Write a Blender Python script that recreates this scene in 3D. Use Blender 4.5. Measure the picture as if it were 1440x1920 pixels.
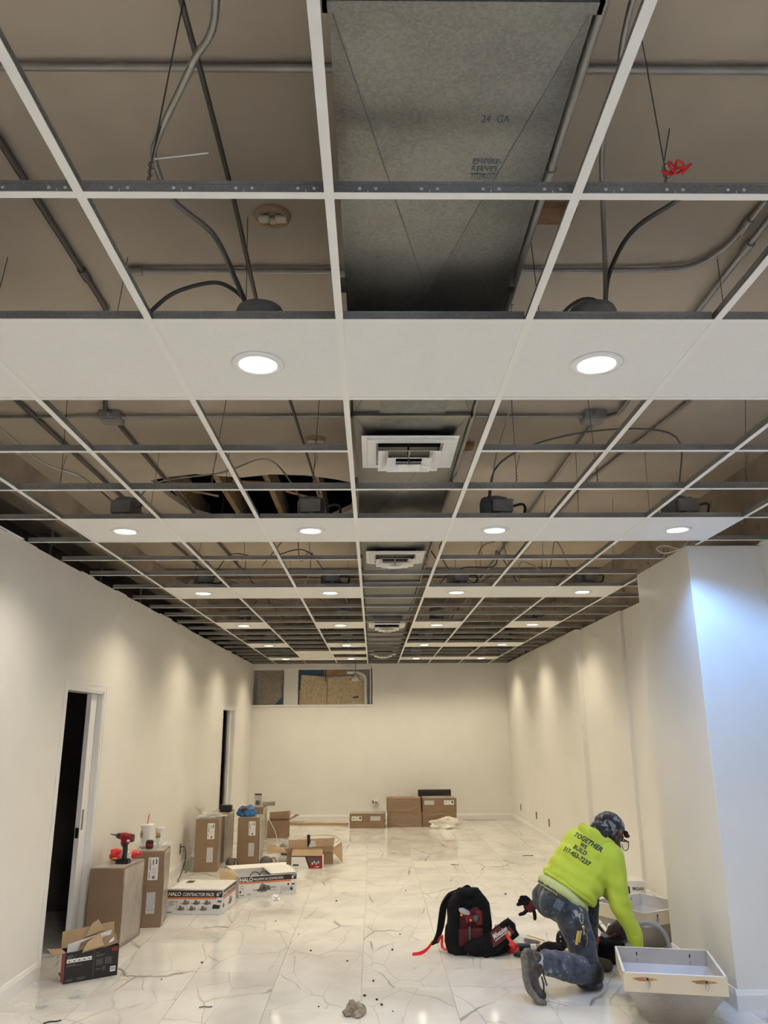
import bpy, bmesh, math, random
from mathutils import Vector, Matrix, noise, Euler
from mathutils.bvhtree import BVHTree

for o in list(bpy.data.objects): bpy.data.objects.remove(o, do_unlink=True)
SC = bpy.context.scene
COL = SC.collection
R = math.radians
V = Vector

# ---------------------------------------------------------------- camera, world, exposure
cam_d = bpy.data.cameras.new('camera'); cam = bpy.data.objects.new('camera', cam_d); COL.objects.link(cam)
PITCH, YAW, ROLL = .2720, .0154, -.0067
fw = V((math.sin(YAW)*math.cos(PITCH), math.cos(YAW)*math.cos(PITCH), math.sin(PITCH)))
rt = V((math.cos(YAW), -math.sin(YAW), 0)); up = rt.cross(fw)
r2 = rt*math.cos(ROLL)+up*math.sin(ROLL); u2 = -rt*math.sin(ROLL)+up*math.cos(ROLL)
M = Matrix((r2, u2, -fw)).transposed().to_4x4(); M.translation = V((0, 0, 1.70))
cam.matrix_world = M
cam_d.sensor_fit = 'VERTICAL'; cam_d.sensor_height = 24.0; cam_d.lens = 1456.37/1920*24.0
cam_d.clip_start = .05; cam_d.clip_end = 200
SC.camera = cam

SC.view_settings.view_transform = 'Standard'; SC.view_settings.look = 'None'
SC.view_settings.gamma = 1; SC.view_settings.use_curve_mapping = False
SC.view_settings.exposure = 0.37
SC.cycles.use_denoising = True
SC.cycles.max_bounces = 5; SC.cycles.diffuse_bounces = 4; SC.cycles.glossy_bounces = 3; SC.cycles.transparent_max_bounces = 6
SC.cycles.use_adaptive_sampling = True; SC.cycles.adaptive_threshold = .15; SC.cycles.light_sampling_threshold = .04; SC.cycles.adaptive_min_samples = 10
SC.cycles.caustics_reflective = False; SC.cycles.caustics_refractive = False

SPOT_W = 50.0            # each recessed downlight
SPOT_C = (1.0, .905, .755); SPOT_FAR = (1.0, .865, .635); SPOT_MID = (1.0, .95, .90); SPOT_COOL = (.20, .46, 1.0); SPOT_DAY = (.80, .90, 1.0)   # the lamps are set to different colour temperatures
SKY_C = (.50, .66, 1.0); SKY_S = 2.2

world = bpy.data.worlds.new('sky'); SC.world = world; world.use_nodes = True
bg = world.node_tree.nodes['Background']
bg.inputs[0].default_value = (*SKY_C, 1); bg.inputs[1].default_value = SKY_S
# daylight arrives through the storefront behind the camera: portal in its opening
pl = bpy.data.lights.new('storefront_portal', 'AREA'); pl.shape = 'RECTANGLE'; pl.size = 3.3; pl.size_y = 1.7
pl.cycles.is_portal = True
po = bpy.data.objects.new('storefront_portal', pl); COL.objects.link(po)
po.location = (.65, -2.34, 1.90); po.rotation_euler = (R(90), 0, 0)

# ---------------------------------------------------------------- materials
def mat(name, col, rough=.5, metal=0., noise_=None, bump=None, spec=.5, emit=None, alpha=None, coat=0., sheen=0., trans=0.):
    m = bpy.data.materials.new(name); m.use_nodes = True
    nt = m.node_tree; N = nt.nodes; L = nt.links
    b = N['Principled BSDF']
    b.inputs['Base Color'].default_value = (*col, 1); b.inputs['Roughness'].default_value = rough
    b.inputs['Metallic'].default_value = metal; b.inputs['Specular IOR Level'].default_value = spec
    b.inputs['Coat Weight'].default_value = coat; b.inputs['Sheen Weight'].default_value = sheen
    b.inputs['Transmission Weight'].default_value = trans
    if alpha is not None: b.inputs['Alpha'].default_value = alpha
    if emit: b.inputs['Emission Color'].default_value = (*emit[0], 1); b.inputs['Emission Strength'].default_value = emit[1]
    tc = N.new('ShaderNodeTexCoord')
    if noise_:
        sc, amt = noise_[0], noise_[1]; det = noise_[2] if len(noise_) > 2 else 4
        n = N.new('ShaderNodeTexNoise'); n.inputs['Scale'].default_value = sc; n.inputs['Detail'].default_value = det
        L.new(tc.outputs['Object'], n.inputs['Vector'])
        r = N.new('ShaderNodeValToRGB')
        r.color_ramp.elements[0].position = .3; r.color_ramp.elements[1].position = .7
        r.color_ramp.elements[0].color = (*[c*(1-amt) for c in col], 1)
        r.color_ramp.elements[1].color = (*[min(1, c*(1+amt)) for c in col], 1)
        L.new(n.outputs['Fac'], r.inputs['Fac']); L.new(r.outputs['Color'], b.inputs['Base Color'])
    if bump:
        n2 = N.new('ShaderNodeTexNoise'); n2.inputs['Scale'].default_value = bump[0]; n2.inputs['Detail'].default_value = 3
        L.new(tc.outputs['Object'], n2.inputs['Vector'])
        bp = N.new('ShaderNodeBump'); bp.inputs['Strength'].default_value = bump[1]; bp.inputs['Distance'].default_value = bump[2] if len(bump) > 2 else .01
        L.new(n2.outputs['Fac'], bp.inputs['Height']); L.new(bp.outputs['Normal'], b.inputs['Normal'])
    return m

def ramp(N, stops):
    r = N.new('ShaderNodeValToRGB'); cr = r.color_ramp
    while len(cr.elements) < len(stops): cr.elements.new(.5)
    for e, (p, c) in zip(cr.elements, stops): e.position = p; e.color = (*c, 1)
    return r

def marble_mat():
    m = mat('marble_tile', (.80, .78, .74), .07, spec=.5); nt = m.node_tree; N = nt.nodes; L = nt.links; b = N['Principled BSDF']
    geo = N.new('ShaderNodeNewGeometry'); oi = N.new('ShaderNodeObjectInfo')
    sc = N.new('ShaderNodeVectorMath'); sc.operation = 'MULTIPLY_ADD'
    cmb = N.new('ShaderNodeCombineXYZ')
    mu = N.new('ShaderNodeMath'); mu.operation = 'MULTIPLY'; mu.inputs[1].default_value = 37.0
    L.new(oi.outputs['Random'], mu.inputs[0]); L.new(mu.outputs[0], cmb.inputs[0]); L.new(mu.outputs[0], cmb.inputs[2])
    L.new(geo.outputs['Position'], sc.inputs[0]); sc.inputs[1].default_value = (1, 1, 1); L.new(cmb.outputs[0], sc.inputs[2])
    def vein(scale, dist, width, stretch, rot):
        mp = N.new('ShaderNodeMapping'); mp.inputs['Rotation'].default_value = (0, 0, rot); mp.inputs['Scale'].default_value = stretch
        L.new(sc.outputs[0], mp.inputs[0])
        n = N.new('ShaderNodeTexNoise'); n.inputs['Scale'].default_value = scale; n.inputs['Detail'].default_value = 3.2; n.inputs['Distortion'].default_value = dist
        n.inputs['Roughness'].default_value = .55
        L.new(mp.outputs[0], n.inputs['Vector'])
        s = N.new('ShaderNodeMath'); s.operation = 'SUBTRACT'; s.inputs[1].default_value = .5; L.new(n.outputs['Fac'], s.inputs[0])
        a = N.new('ShaderNodeMath'); a.operation = 'ABSOLUTE'; L.new(s.outputs[0], a.inputs[0])
        mr = N.new('ShaderNodeMapRange'); mr.inputs['From Min'].default_value = 0; mr.inputs['From Max'].default_value = width
        mr.inputs['To Min'].default_value = 1; mr.inputs['To Max'].default_value = 0; L.new(a.outputs[0], mr.inputs['Value'])
        return mr.outputs[0]
    def crack(scale, rot, width, seed):
        mp = N.new('ShaderNodeMapping'); mp.inputs['Rotation'].default_value = (0, 0, rot); mp.inputs['Scale'].default_value = (1.0, .42, 0); mp.inputs['Location'].default_value = (seed, seed*2, 0)
        L.new(sc.outputs[0], mp.inputs[0])
        dn = N.new('ShaderNodeTexNoise'); dn.inputs['Scale'].default_value = 2.6; dn.inputs['Detail'].default_value = 5; L.new(mp.outputs[0], dn.inputs['Vector'])
        ad = N.new('ShaderNodeVectorMath'); ad.operation = 'MULTIPLY_ADD'; ad.inputs[1].default_value = (.22, .22, 0); L.new(dn.outputs['Color'], ad.inputs[0]); L.new(mp.outputs[0], ad.inputs[2])
        vo = N.new('ShaderNodeTexVoronoi'); vo.voronoi_dimensions = '2D'; vo.feature = 'DISTANCE_TO_EDGE'; vo.inputs['Scale'].default_value = scale; L.new(ad.outputs[0], vo.inputs['Vector'])
        wn_ = N.new('ShaderNodeTexNoise'); wn_.inputs['Scale'].default_value = 3; L.new(mp.outputs[0], wn_.inputs['Vector'])
        w_ = N.new('ShaderNodeMapRange'); w_.inputs['From Min'].default_value = .35; w_.inputs['From Max'].default_value = .75; w_.inputs['To Min'].default_value = width*.25; w_.inputs['To Max'].default_value = width*2; L.new(wn_.outputs['Fac'], w_.inputs['Value'])
        mr = N.new('ShaderNodeMapRange'); mr.inputs['From Min'].default_value = 0; L.new(w_.outputs[0], mr.inputs['From Max']); mr.inputs['To Min'].default_value = 1; mr.inputs['To Max'].default_value = 0; L.new(vo.outputs['Distance'], mr.inputs['Value'])
        return mr.outputs[0]
    v1 = crack(1.35, 1.05, .015, 3.); v2 = crack(2.6, .5, .014, 9.)
    # thick patches only here and there
    pm = N.new('ShaderNodeTexNoise'); pm.inputs['Scale'].default_value = 1.3; L.new(sc.outputs[0], pm.inputs['Vector'])
    pr_ = N.new('ShaderNodeMapRange'); pr_.inputs['From Min'].default_value = .42; pr_.inputs['From Max'].default_value = .62; L.new(pm.outputs['Fac'], pr_.inputs['Value'])
    m1 = N.new('ShaderNodeMath'); m1.operation = 'MULTIPLY'; L.new(v1, m1.inputs[0]); L.new(pr_.outputs[0], m1.inputs[1])
    m2 = N.new('ShaderNodeMath'); m2.operation = 'MULTIPLY'; L.new(v2, m2.inputs[0]); m2.inputs[1].default_value = .42
    mx = N.new('ShaderNodeMath'); mx.operation = 'MAXIMUM'; L.new(m1.outputs[0], mx.inputs[0]); L.new(m2.outputs[0], mx.inputs[1])
    cl = N.new('ShaderNodeTexNoise'); cl.inputs['Scale'].default_value = 2.0; cl.inputs['Detail'].default_value = 6; L.new(sc.outputs[0], cl.inputs['Vector'])
    base = ramp(N, [(.35, (.62, .605, .565)), (.6, (.75, .735, .695))]); L.new(cl.outputs['Fac'], base.inputs['Fac'])
    mix = N.new('ShaderNodeMix'); mix.data_type = 'RGBA'; L.new(mx.outputs[0], mix.inputs['Factor']); L.new(base.outputs['Color'], mix.inputs['A'])
    mix.inputs['B'].default_value = (.22, .205, .185, 1); L.new(mix.outputs['Result'], b.inputs['Base Color'])
    return m

def galv_mat(name, col=(.42, .43, .43), rough=.38, metal=.85, scale=60):
    m = mat(name, col, rough, metal); nt = m.node_tree; N = nt.nodes; L = nt.links; b = N['Principled BSDF']
    tc = N.new('ShaderNodeTexCoord')
    v = N.new('ShaderNodeTexVoronoi'); v.inputs['Scale'].default_value = scale; L.new(tc.outputs['Object'], v.inputs['Vector'])
    n = N.new('ShaderNodeTexNoise'); n.inputs['Scale'].default_value = 3.5; n.inputs['Detail'].default_value = 6; L.new(tc.outputs['Object'], n.inputs['Vector'])
    ad = N.new('ShaderNodeMix'); ad.data_type = 'FLOAT'; ad.inputs['Factor'].default_value = .82
    bw = N.new('ShaderNodeSeparateColor'); L.new(v.outputs['Color'], bw.inputs[0])
    L.new(bw.outputs[0], ad.inputs['A']); L.new(n.outputs['Fac'], ad.inputs['B'])
    r = ramp(N, [(.3, tuple(c*.72 for c in col)), (.7, tuple(min(1, c*1.3) for c in col))]); L.new(ad.outputs['Result'], r.inputs['Fac'])
    L.new(r.outputs['Color'], b.inputs['Base Color'])
    rr = N.new('ShaderNodeMapRange'); rr.inputs['From Min'].default_value = .3; rr.inputs['From Max'].default_value = .7
    rr.inputs['To Min'].default_value = rough-.08; rr.inputs['To Max'].default_value = rough+.14; L.new(n.outputs['Fac'], rr.inputs['Value']); L.new(rr.outputs[0], b.inputs['Roughness'])
    return m

def print_mat(name, paper, ink, scale, thr=.5, stretch=(1, 1, 1)):   # fine unreadable print on paper
    m = mat(name, paper, .5); nt = m.node_tree; N = nt.nodes; L = nt.links; b = N['Principled BSDF']
    tc = N.new('ShaderNodeTexCoord'); mp = N.new('ShaderNodeMapping'); mp.inputs['Scale'].default_value = stretch; L.new(tc.outputs['Object'], mp.inputs[0])
    v = N.new('ShaderNodeTexNoise'); v.inputs['Scale'].default_value = scale; v.inputs['Detail'].default_value = 1; L.new(mp.outputs[0], v.inputs['Vector'])
    r = ramp(N, [(thr-.02, paper), (thr+.02, ink)]); L.new(v.outputs['Fac'], r.inputs['Fac']); L.new(r.outputs['Color'], b.inputs['Base Color'])
    return m

def film_mat(name, tint=(.9, .9, .9), fac=.35, rough=.15):
    m = bpy.data.materials.new(name); m.use_nodes = True; nt = m.node_tree; N = nt.nodes; L = nt.links
    b = N['Principled BSDF']; b.inputs['Base Color'].default_value = (*tint, 1); b.inputs['Roughness'].default_value = rough
    tr = N.new('ShaderNodeBsdfTransparent'); mx = N.new('ShaderNodeMixShader'); mx.inputs[0].default_value = fac
    tc = N.new('ShaderNodeTexCoord'); n = N.new('ShaderNodeTexNoise'); n.inputs['Scale'].default_value = 9; n.inputs['Detail'].default_value = 4; n.inputs['Distortion'].default_value = 1.2
    L.new(tc.outputs['Object'], n.inputs['Vector'])
    bp = N.new('ShaderNodeBump'); bp.inputs['Strength'].default_value = .8; bp.inputs['Distance'].default_value = .02; L.new(n.outputs['Fac'], bp.inputs['Height']); L.new(bp.outputs['Normal'], b.inputs['Normal'])
    L.new(tr.outputs[0], mx.inputs[1]); L.new(b.outputs[0], mx.inputs[2]); L.new(mx.outputs[0], N['Material Output'].inputs['Surface'])
    return m

def holes_mat():     # galvanised tee web with its punched slots
    m = galv_mat('galvanised_tee', (.31, .295, .26), .5, .35, 240)
    return m

MAT = {}
MAT['paint'] = mat('white_wall_paint', (.80, .78, .735), .34, noise_=(2.2, .02), bump=(180, .06, .002), spec=.45)
MAT['trim'] = mat('white_trim_paint', (.80, .79, .77), .28)
MAT['tile'] = mat('white_gypsum_tile', (.80, .785, .75), .75, noise_=(60, .02), bump=(300, .05, .001))
MAT['teewhite'] = mat('white_tee_enamel', (.82, .80, .76), .35)
MAT['galv'] = holes_mat()
MAT['duct'] = galv_mat('galvanised_duct', (.245, .235, .213), .38, .85, 170)
MAT['ductdark'] = galv_mat('galvanised_plate_dark', (.22, .22, .21), .45, .8, 45)
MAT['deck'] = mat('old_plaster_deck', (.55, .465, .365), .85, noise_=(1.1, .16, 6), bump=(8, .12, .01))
MAT['oldwall'] = mat('old_brown_plaster', (.40, .33, .26), .9, noise_=(2.5, .25, 6), bump=(10, .3, .01))
MAT['darkdeck'] = mat('dark_brown_deck', (.20, .155, .115), .9, noise_=(1.6, .45, 6), bump=(8, .2, .01))  # darker brown for the far part of the deck
MAT['darkwall'] = mat('unlit_dark_wall', (.12, .10, .085), .95, noise_=(2, .3))  # dark colour carries the gloom of unlit rooms and plenum
MAT['void'] = mat('void_shade', (.02, .018, .015), 1.0, spec=0)  # near-black colour stands in for shade inside openings
MAT['wood'] = mat('rough_joist_wood', (.30, .20, .11), .8, noise_=(14, .35), bump=(30, .3))
MAT['lath'] = mat('old_lath_wood', (.36, .20, .10), .8, noise_=(14, .3))
MAT['emt'] = mat('conduit_steel', (.38, .36, .33), .42, .7, noise_=(5, .15))
MAT['mc'] = mat('armored_cable_steel', (.42, .41, .38), .4, .75, noise_=(5, .15))
MAT['mcdark'] = mat('dark_armored_cable', (.13, .125, .115), .45, .6)
MAT['steelbox'] = mat('junction_box_steel', (.33, .325, .315), .5, .45, noise_=(12, .2))
MAT['lens'] = mat('lit_lens', (1, 1, 1), .5, emit=((1, .94, .82), 9.0))
MAT['trimring'] = mat('light_trim_white', (.80, .79, .77), .3)
MAT['marble'] = marble_mat()
MAT['grout'] = mat('pale_grout', (.56, .54, .50), .8)
MAT['glass'] = film_mat('window_glass', (.8, .9, .9), .06, .02)
MAT['black'] = mat('black_plastic', (.012, .012, .013), .4)
MAT['blackfab'] = mat('black_fabric', (.0065, .0065, .0075), .9, noise_=(40, .4), bump=(220, .3, .003), spec=.25)
MAT['red'] = mat('tool_red_plastic', (.27, .012, .016), .35)
MAT['redfab'] = mat('red_fabric', (.20, .010, .014), .7, noise_=(20, .3))
MAT['darkredfab'] = mat('dark_red_fabric', (.10, .008, .011), .75, noise_=(20, .3))
MAT['redfilm'] = mat('bright_red_wrapper', (.75, .03, .03), .25, bump=(30, .6, .01))
MAT['white'] = mat('white_paper', (.82, .81, .79), .55)
MAT['whiteplastic'] = mat('white_plastic', (.78, .77, .75), .35)
MAT['card'] = mat('brown_cardboard', (.27, .178, .112), .78, noise_=(6, .08), bump=(60, .06, .003))
MAT['cardin'] = mat('tan_cardboard_inside', (.36, .245, .145), .8, noise_=(6, .08))
MAT['cardlight'] = mat('pale_tan_cardboard', (.43, .305, .18), .8, noise_=(5, .08))
MAT['tape'] = mat('clear_brown_tape', (.27, .175, .10), .22)
MAT['wrap'] = mat('plastic_wrapped_cardboard', (.36, .315, .27), .24, noise_=(5, .14, 3), bump=(11, .55, .02))
MAT['film'] = film_mat('clear_plastic_film', (.88, .88, .87), .32, .12)
MAT['filmfaint'] = film_mat('thin_clear_film', (.85, .86, .87), .14, .10)
MAT['sticker'] = print_mat('shipping_sticker', (.74, .73, .72), (.16, .16, .16), 130, .60, (1, 1, 2.2))
MAT['stickergrey'] = print_mat('grey_text_sticker', (.66, .65, .64), (.40, .40, .40), 120, .5, (1, 1, 2.5))
MAT['boxprint'] = print_mat('white_printed_card', (.70, .69, .68), (.45, .44, .43), 55, .66, (.6, .6, 3))
MAT['boxplain'] = mat('white_coated_card', (.74, .72, .69), .45, noise_=(8, .04))
MAT['ink'] = mat('black_ink', (.015, .013, .012), .5)
MAT['inkbrown'] = mat('brown_black_band', (.030, .018, .014), .45)
MAT['orange'] = mat('orange_ink', (.72, .20, .08), .5)
MAT['inkgrey'] = mat('grey_ink', (.18, .18, .175), .5)
MAT['inkgreydark'] = mat('dark_grey_ink', (.07, .07, .07), .5)
MAT['blueink'] = mat('blue_stencil_ink', (.045, .07, .11), .55)
MAT['cream'] = mat('cream_enamel_metal', (.70, .60, .44), .4, noise_=(3, .06))
MAT['greymetal'] = mat('pale_grey_enamel', (.50, .48, .47), .4, noise_=(4, .08), bump=(20, .1))
MAT['housing'] = galv_mat('fixture_zinc', (.40, .355, .30), .45, .3, 260)
MAT['rust'] = mat('rust_stain', (.45, .24, .08), .7, noise_=(20, .3))
MAT['osb'] = mat('osb_board', (.58, .47, .31), .85, noise_=(26, .22, 5), bump=(30, .25))
MAT['osbgrey'] = mat('grey_osb_board', (.34, .29, .24), .9, noise_=(30, .25, 5))
MAT['bluetarp'] = mat('blue_tarp', (.02, .06, .16), .4, noise_=(7, .4), bump=(12, .5))
MAT['bluebag'] = mat('blue_plastic_bag', (.03, .16, .40), .2, noise_=(25, .35), bump=(30, .8, .02))
MAT['yellow'] = mat('yellow_plastic', (.62, .45, .05), .4)
MAT['tan'] = mat('tan_handle_wood', (.48, .30, .13), .55)
MAT['chrome'] = mat('bright_steel', (.65, .64, .62), .2, 1.0)
MAT['brass'] = mat('brass_key', (.55, .40, .14), .3, .9)
MAT['greyfoam'] = mat('grey_flex_conduit', (.33, .33, .33), .5)
MAT['cable_w'] = mat('white_cable', (.62, .58, .50), .5)
MAT['bluegrey'] = mat('navy_plastic', (.012, .018, .035), .4)
MAT['whitebag'] = mat('white_plastic_bag', (.72, .69, .62), .35, noise_=(10, .08), bump=(18, .8, .03))
MAT['wadbrown'] = mat('brown_crumpled_paper', (.30, .25, .19), .85, noise_=(18, .4), bump=(40, .8, .02))
MAT['tealplastic'] = film_mat('teal_clear_plastic', (.60, .66, .63), .20, .12)

# ---------------------------------------------------------------- mesh helpers
class MB:
    def __init__(s): s.v = []; s.f = []; s.mi = []; s.sm = []
    def add(s, vs, fs, mi=0, sm=False):
        n = len(s.v); s.v += [tuple(p) for p in vs]
        for f in fs: s.f.append(tuple(i+n for i in f)); s.mi.append(mi); s.sm.append(sm)
        return s
    def hexa(s, p, mi=0):     # p: 4 bottom ccw, 4 top ccw
        return s.add(p, [(3, 2, 1, 0), (4, 5, 6, 7), (0, 1, 5, 4), (1, 2, 6, 5), (2, 3, 7, 6), (3, 0, 4, 7)], mi)
    def box(s, x0, x1, y0, y1, z0, z1, mi=0):
        return s.hexa([(x0, y0, z0), (x1, y0, z0), (x1, y1, z0), (x0, y1, z0), (x0, y0, z1), (x1, y0, z1), (x1, y1, z1), (x0, y1, z1)], mi)
    def obox(s, c, half, rot, mi=0):   # oriented box; rot = 3x3 matrix or Euler tuple
        if not isinstance(rot, Matrix): rot = Euler(rot).to_matrix()
        c = V(c); hx, hy, hz = half
        P = [c+rot @ V((sx*hx, sy*hy, sz*hz)) for sz in (-1, 1) for sx, sy in ((-1, -1), (1, -1), (1, 1), (-1, 1))]
        return s.hexa(P, mi)
    def tube(s, pts, r, n=8, mi=0, closed=False, sm=True, ell=None):
        pts = [V(p) for p in pts]; rs = r if isinstance(r, (list, tuple)) else [r]*len(pts)
        base = len(s.v); prev = None; rings = []
        for i, p in enumerate(pts):
            a = pts[max(0, i-1)]; b = pts[min(len(pts)-1, i+1)]
            t = (b-a); t = t.normalized() if t.length > 1e-9 else V((0, 0, 1))
            if prev is None:
                ref = V((0, 0, 1)) if abs(t.z) < .9 else V((1, 0, 0)); x = t.cross(ref).normalized()
            else: x = (prev-t*prev.dot(t)).normalized()
            prev = x; y = t.cross(x)
            rings.append([p+(x*math.cos(2*math.pi*k/n)+y*math.sin(2*math.pi*k/n))*rs[i] for k in range(n)])
        vs = [q for g in rings for q in g]; fs = []
        for i in range(len(rings)-1):
            for k in range(n): fs.append((i*n+k, i*n+(k+1) % n, (i+1)*n+(k+1) % n, (i+1)*n+k))
        s.add(vs, fs, mi, sm)
        s.add(rings[0], [tuple(range(n))[::-1]], mi); s.add(rings[-1], [tuple(range(n))], mi)
        return s
    def lathe(s, prof, n=24, mtx=None, mi=0, sm=True, caps=True):  # prof: (r, z)
        mtx = mtx or Matrix.Identity(4); vs = []; fs = []
        for r, z in prof:
            for k in range(n): vs.append(mtx @ V((r*math.cos(2*math.pi*k/n), r*math.sin(2*math.pi*k/n), z)))
        for i in range(len(prof)-1):
            for k in range(n): fs.append((i*n+k, i*n+(k+1) % n, (i+1)*n+(k+1) % n, (i+1)*n+k))
        s.add(vs, fs, mi, sm)
        if caps:
            if prof[0][0] > 1e-6: s.add(vs[:n], [tuple(range(n))[::-1]], mi)
            if prof[-1][0] > 1e-6: s.add(vs[-n:], [tuple(range(n))], mi)
        return s
    def capsule(s, p1, r1, p2, r2, mi=0, n=14):
        p1, p2 = V(p1), V(p2); d = p2-p1; L = d.length
        q = d.to_track_quat('Z', 'Y').to_matrix().to_4x4(); q.translation = p1
        prof = [(r1*math.sin(a), -r1*math.cos(a)) for a in [math.pi/2*i/4 for i in range(5)]]
        prof += [(r2*math.cos(a), L+r2*math.sin(a)) for a in [math.pi/2*i/4 for i in range(5)]]
        prof[0] = (1e-5, prof[0][1]); prof[-1] = (1e-5, prof[-1][1])
        return s.lathe(prof, n, q, mi)
    def ellip(s, c, rad, rot=(0, 0, 0), mi=0, n=18, m=12):
        if not isinstance(rot, Matrix): rot = Euler(rot).to_matrix()
        vs = []; fs = []
        for i in range(m+1):
            a = math.pi*i/m
            for k in range(n):
                b = 2*math.pi*k/n; vs.append(V(c)+rot @ V((rad[0]*max(1e-4, math.sin(a))*math.cos(b), rad[1]*max(1e-4, math.sin(a))*math.sin(b), -rad[2]*math.cos(a))))
        for i in range(m):
            for k in range(n): fs.append((i*n+k, i*n+(k+1) % n, (i+1)*n+(k+1) % n, (i+1)*n+k))
        return s.add(vs, fs, mi, True)
    def sheet(s, fn, nu, nv, th=.0, mi=0, sm=True):    # fn(u,v)->point; thickness along normal
        P = [[V(fn(i/nu, j/nv)) for j in range(nv+1)] for i in range(nu+1)]
        vs = [P[i][j] for i in range(nu+1) for j in range(nv+1)]
        fs = [(i*(nv+1)+j, (i+1)*(nv+1)+j, (i+1)*(nv+1)+j+1, i*(nv+1)+j+1) for i in range(nu) for j in range(nv)]
        if th <= 0: return s.add(vs, fs, mi, sm)
        top = []
        for i in range(nu+1):
            for j in range(nv+1):
                du = P[min(nu, i+1)][j]-P[max(0, i-1)][j]; dv = P[i][min(nv, j+1)]-P[i][max(0, j-1)]
                nn = du.cross(dv); nn = nn.normalized() if nn.length > 1e-12 else V((0, 0, 1))
                top.append(P[i][j]+nn*th)
        n = len(vs); al = vs+top; F = [tuple(reversed(f)) for f in fs]+[tuple(i+n for i in f) for f in fs]
        W = nv+1; edge = [(i*W, (i+1)*W) for i in range(nu)]+[(nu*W+j, nu*W+j+1) for j in range(nv)]+[((i+1)*W+nv, i*W+nv) for i in range(nu)]+[(j+1, j) for j in range(nv)]
        F += [(a, b, b+n, a+n) for a, b in edge]
        return s.add(al, F, mi, sm)
    def mesh(s, name, mats):
        me = bpy.data.meshes.new(name); me.from_pydata(s.v, [], s.f)
        for m in (mats if isinstance(mats, (list, tuple)) else [mats]): me.materials.append(MAT[m] if isinstance(m, str) else m)
        me.polygons.foreach_set('material_index', s.mi); me.polygons.foreach_set('use_smooth', s.sm); me.update()
        return me
    def build(s, name, mats, parent=None, loc=None, rotz=0, bevel=0, seg=2, fix=False):
        me = s.mesh(name, mats)
        if fix:
            b = bmesh.new(); b.from_mesh(me); bmesh.ops.remove_doubles(b, verts=b.verts, dist=1e-5); bmesh.ops.recalc_face_normals(b, faces=b.faces); b.to_mesh(me); b.free()
        o = bpy.data.objects.new(name, me); COL.objects.link(o)
        if parent: o.parent = parent
        if loc is not None: o.location = loc
        if rotz: o.rotation_euler = (0, 0, rotz)
        if bevel:
            md = o.modifiers.new('bevel', 'BEVEL'); md.width = bevel; md.segments = seg; md.limit_method = 'ANGLE'; md.angle_limit = R(40)
        return o

def tag(o, label=None, cat=None, group=None, kind=None):
    if label: o['label'] = label
    if cat: o['category'] = cat
    if group: o['group'] = group
    if kind: o['kind'] = kind
    return o
def empty(name, loc=(0, 0, 0), rotz=0, parent=None):
    o = bpy.data.objects.new(name, None); COL.objects.link(o); o.location = loc; o.rotation_euler = (0, 0, rotz); o.empty_display_size = .05
    if parent: o.parent = parent
    return o
def inst(name, me, parent=None, loc=(0, 0, 0), rot=(0, 0, 0)):
    o = bpy.data.objects.new(name, me); COL.objects.link(o); o.parent = parent; o.location = loc; o.rotation_euler = rot
    return o
def struct(name, mb, m, **k):
    o = mb.build(name, m, **k); o['kind'] = 'structure'; return o

def smooth_path(pts, n=8):     # Catmull-Rom
    P = [V(p) for p in pts]; P = [P[0]*2-P[1]]+P+[P[-1]*2-P[-2]]; out = []
    for i in range(1, len(P)-2):
        for k in range(n):
            t = k/n; a, b, c, d = P[i-1:i+3]
            out.append(.5*((2*b)+(c-a)*t+(2*a-5*b+4*c-d)*t*t+(3*b-a-3*c+d)*t**3))
    out.append(P[-2]); return out

def text_mesh(txt, size, shear=0, spacing=1., weight=0., extrude=0.):
    cu = bpy.data.curves.new('lettering', 'FONT'); cu.body = txt; cu.size = size; cu.shear = shear; cu.space_character = spacing
    cu.offset = weight; cu.align_x = 'LEFT'; cu.extrude = extrude; cu.resolution_u = 3
    o = bpy.data.objects.new('lettering', cu); COL.objects.link(o); bpy.context.view_layer.update()
    me = bpy.data.meshes.new_from_object(o.evaluated_get(bpy.context.evaluated_depsgraph_get()))
    bpy.data.objects.remove(o, do_unlink=True); bpy.data.curves.remove(cu)
    return me
def lettering(txt, origin, xdir, ydir, width, height, m, parent, name='lettering', shear=0, weight=0.):
    """flat print: stretched to width x height, lower-left at origin, in the plane of xdir/ydir"""
    me = text_mesh(txt, 1.0, shear, 1., weight)
    xs = [v.co.x for v in me.vertices]; ys = [v.co.y for v in me.vertices]
    x0, x1, y0, y1 = min(xs), max(xs), min(ys), max(ys); X, Y, O = V(xdir).normalized(), V(ydir).normalized(), V(origin)
    nrm = X.cross(Y)
    for v in me.vertices: v.co = O+X*((v.co.x-x0)/(x1-x0)*width)+Y*((v.co.y-y0)/(y1-y0)*height)+nrm*.0008
    me.materials.clear(); me.materials.append(MAT[m]); me.name = name
    o = bpy.data.objects.new(name, me); COL.objects.link(o); o.parent = parent
    return o
RNG = random.Random(7)

# ---------------------------------------------------------------- the room shell
XL, XR, YB, YF = -2.40, 2.80, 15.95, -2.40
GZ = 2.964; DZ = 3.65
GX = lambda k: -.1045+.61*k
GY = lambda j: 1.634+.61*j

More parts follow.
